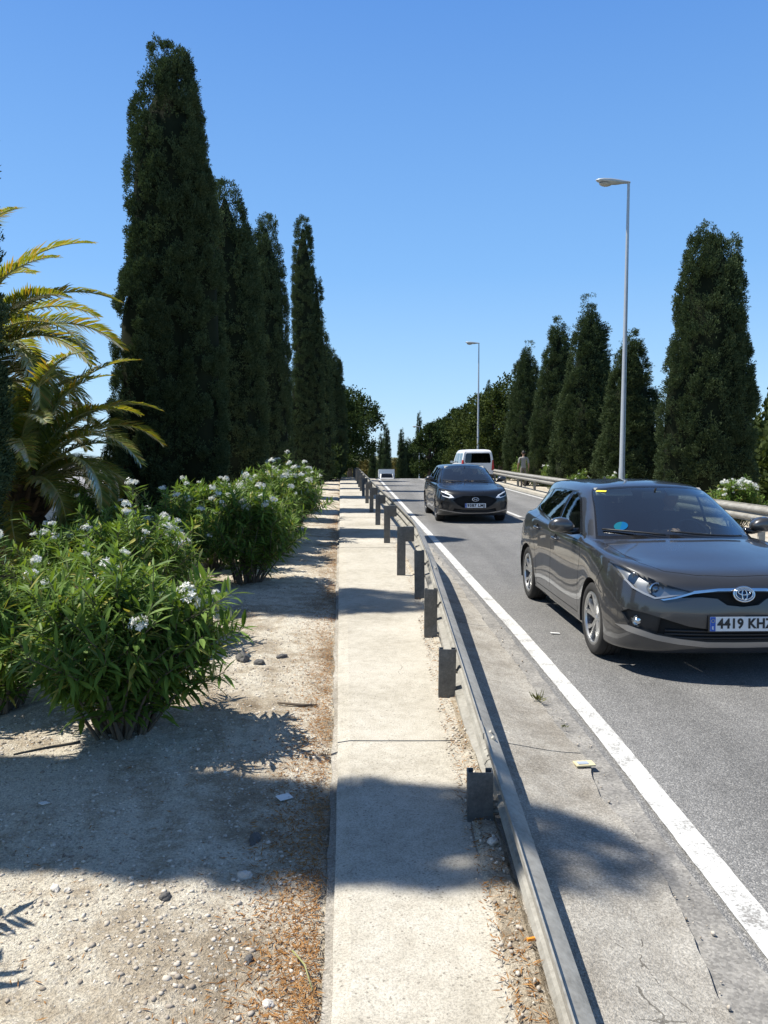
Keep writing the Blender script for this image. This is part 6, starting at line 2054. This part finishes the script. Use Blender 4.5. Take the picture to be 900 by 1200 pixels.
def join_head(body, c, rot, mat_idx=2):
    """merge the head into the body mesh so that the figure stays one mesh"""
    hm = head_mesh(None, c, 0, True)
    mt = Matrix.Translation(c) @ Euler(rot).to_matrix().to_4x4()
    bm = bmesh.new(); bm.from_mesh(body.data)
    n0 = len(bm.faces)
    hm.transform(mt); 
    for p in hm.polygons: p.material_index = mat_idx
    bm.from_mesh(hm); bm.to_mesh(body.data); bm.free(); bpy.data.meshes.remove(hm)

def hair_cap(parent, c, rot):
    bm = bmesh.new(); bmesh.ops.create_uvsphere(bm, u_segments=28, v_segments=18, radius=1)
    dele = []
    for v in bm.verts:
        x, y, z = v.co
        if z < (.42 if y < -.1 else (.15 if y < .25 else -.38)): dele.append(v)
    bmesh.ops.delete(bm, geom=dele, context='VERTS')
    for v in bm.verts:
        k = 1 + .04 * noise.noise(v.co * 5)
        v.co = (v.co.x * .084 * k, v.co.y * .107 * k + .004, v.co.z * .127 * k)
    me = bpy.data.meshes.new('hair'); bm.to_mesh(me); bm.free(); me.materials.append(M['hair'])
    me.polygons.foreach_set('use_smooth', [True] * len(me.polygons))
    o = bpy.data.objects.new('hair', me); COL.objects.link(o); o.parent = parent; o.location = c; o.rotation_euler = rot
    md = o.modifiers.new('solid', 'SOLIDIFY'); md.thickness = .014; md.offset = -1
    return o

def hand_chain(J, E, wrist_idx, wp, fwd, palm_n, curl=.5, s=1.0):
    """five fingers rooted inside the palm; fwd points to the fingers, palm_n out of the palm"""
    fwd = Vector(fwd).normalized(); pn = Vector(palm_n).normalized(); sd = fwd.cross(pn).normalized()
    b = len(J)
    J.append((tuple(wp + fwd * .05 * s), (.030 * s, .018 * s))); E.append((wrist_idx, b)); pc = b
    for k, (off, L) in enumerate(((-.028, .070), (-.009, .080), (.010, .075), (.027, .058))):
        p = wp + fwd * .088 * s + sd * off * s; prev = pc; d = fwd.copy()
        for q in range(4):
            J.append((tuple(p), .0092 * s if q < 3 else .0075 * s)); E.append((prev, len(J) - 1)); prev = len(J) - 1
            d = (d + pn * curl * .55).normalized(); p = p + d * L * s / 3
    p = wp + fwd * .03 * s - sd * .030 * s; prev = pc; d = (fwd * .7 - sd * .8 + pn * .35).normalized()
    for q in range(3):
        J.append((tuple(p), .011 * s)); E.append((prev, len(J) - 1)); prev = len(J) - 1; p = p + d * .032 * s; d = (d + fwd * .4 + pn * .2).normalized()

def standing():
    """walking away, back to the viewer: faces +y in its own space"""
    J = [((0, 0, .96), (.150, .115)), ((0, .0, 1.10), (.140, .105)), ((0, .01, 1.26), (.165, .112)), ((0, .0, 1.40), (.150, .095)), ((0, 0, 1.475), (.060, .058)), ((0, .012, 1.56), (.054, .056))]
    E = [(0, 1), (1, 2), (2, 3), (3, 4), (4, 5)]
    def limb(start, pts):
        prev = start
        for p, r in pts:
            J.append((p, r)); E.append((prev, len(J) - 1)); prev = len(J) - 1
        return prev
    for s in (-1, 1):
        f = .10 * s
        e = limb(3, [((s * .185, -.005, 1.405), .060), ((s * .225, -.03 - f * .3, 1.18), .048), ((s * .235, -.01 - f * .8, 1.08), .043), ((s * .235, .05 - f, .88), .030)])
        w = Vector((s * .235, .05 - f, .86))
        hand_chain(J, E, e, w, (0, .15, -1), (-s, .1, 0), .5)
        k = limb(0, [((s * .095, .0, .88), .092), ((s * .105, .05 * s + .01, .52), .062), ((s * .108, .02 * s - .04, .30), .056), ((s * .110, .06 * s - .05, .09), .040), ((s * .115, .06 * s - .04, .045), .042), ((s * .125, .06 * s + .11, .035), .034)])
    return J, E, 0

def seated(hand_targets, hip=(0, 0, .60)):
    """seated driver facing -y; hands on the wheel"""
    J = [((0, 0, .62), (.160, .13)), ((0, .05, .76), (.150, .11)), ((0, .11, .93), (.170, .115)), ((0, .145, 1.06), (.150, .095)), ((0, .15, 1.13), (.060, .058)), ((0, .14, 1.20), (.054, .056))]
    E = [(0, 1), (1, 2), (2, 3), (3, 4), (4, 5)]
    def limb(start, pts):
        prev = start
        for p, r in pts:
            J.append((p, r)); E.append((prev, len(J) - 1)); prev = len(J) - 1
        return prev
    for s, ht in zip((-1, 1), hand_targets):
        ht = Vector(ht); sh_ = Vector((s * .19, .14, 1.06))
        el = sh_.lerp(ht, .5) + Vector((s * .06, .02, -.13))
        wr = ht + (el - ht).normalized() * .09
        e = limb(3, [(tuple(sh_), .060), (tuple(sh_.lerp(el, .6)), .050), (tuple(el), .044), (tuple(wr), .030)])
        hand_chain(J, E, e, wr, ht - wr, (0, -.3, -1), .9)
        limb(0, [((s * .10, -.03, .60), .092), ((s * .13, -.42, .66), .068), ((s * .13, -.60, .42), .055), ((s * .12, -.68, .30), .042)])
    return J, E, 0

def walker():
    loc = Vector((6.78, 37.5, road_z(37) + .11))
    root = empty('person', loc, R(4))
    tag(root, 'person in a pale grey shirt and taupe trousers walking away behind the far barrier', 'person')
    J, E, ri = standing()
    def mf(p):
        if p.z < .07: return 3
        if p.z < .93 and abs(p.x) < .205: return 1
        if abs(p.x) > .20 and p.z < 1.17: return 2
        if p.z > 1.475: return 2
        return 0
    b = skin_body('body', J, E, ri, root, [M['shirt'], M['trousers'], M['skin'], M['shoe']], mf)
    c = Vector((0, .035, 1.645))
    join_head(b, c, (0, 0, R(180)))
    hair_cap(root, c, (0, 0, R(180)))
walker()
def driver(car, wx, label, skin_arm):
    """sits on the seat inside the car, placed in world space"""
    root = empty('person'); 
    root.location = car.matrix_basis @ Vector((wx, .22, .02)); root.rotation_euler = car.rotation_euler
    tag(root, label, 'person')
    J, E, ri = seated([(-.155, -.42, .985), (.165, -.40, .93)])
    def mf(p):
        if p.y < -.10 and p.z > .74: return 2
        if p.z < .72 and p.y < .02: return 1
        if p.z > 1.13: return 2
        return 0
    b = skin_body('body', J, E, ri, root, [M['dark_shirt'], M['trousers'], M['skin'], M['shoe']], mf)
    c = Vector((0, .115, 1.265))
    join_head(b, c, (0, 0, 0)); hair_cap(root, c, (0, 0, 0))
bpy.context.view_layer.update()
driver(grey, .36, 'person in a dark top driving the grey hatchback, hands on the wheel', True)
driver(blk, .36, 'person driving the black hatchback, one hand showing over the wheel', True)
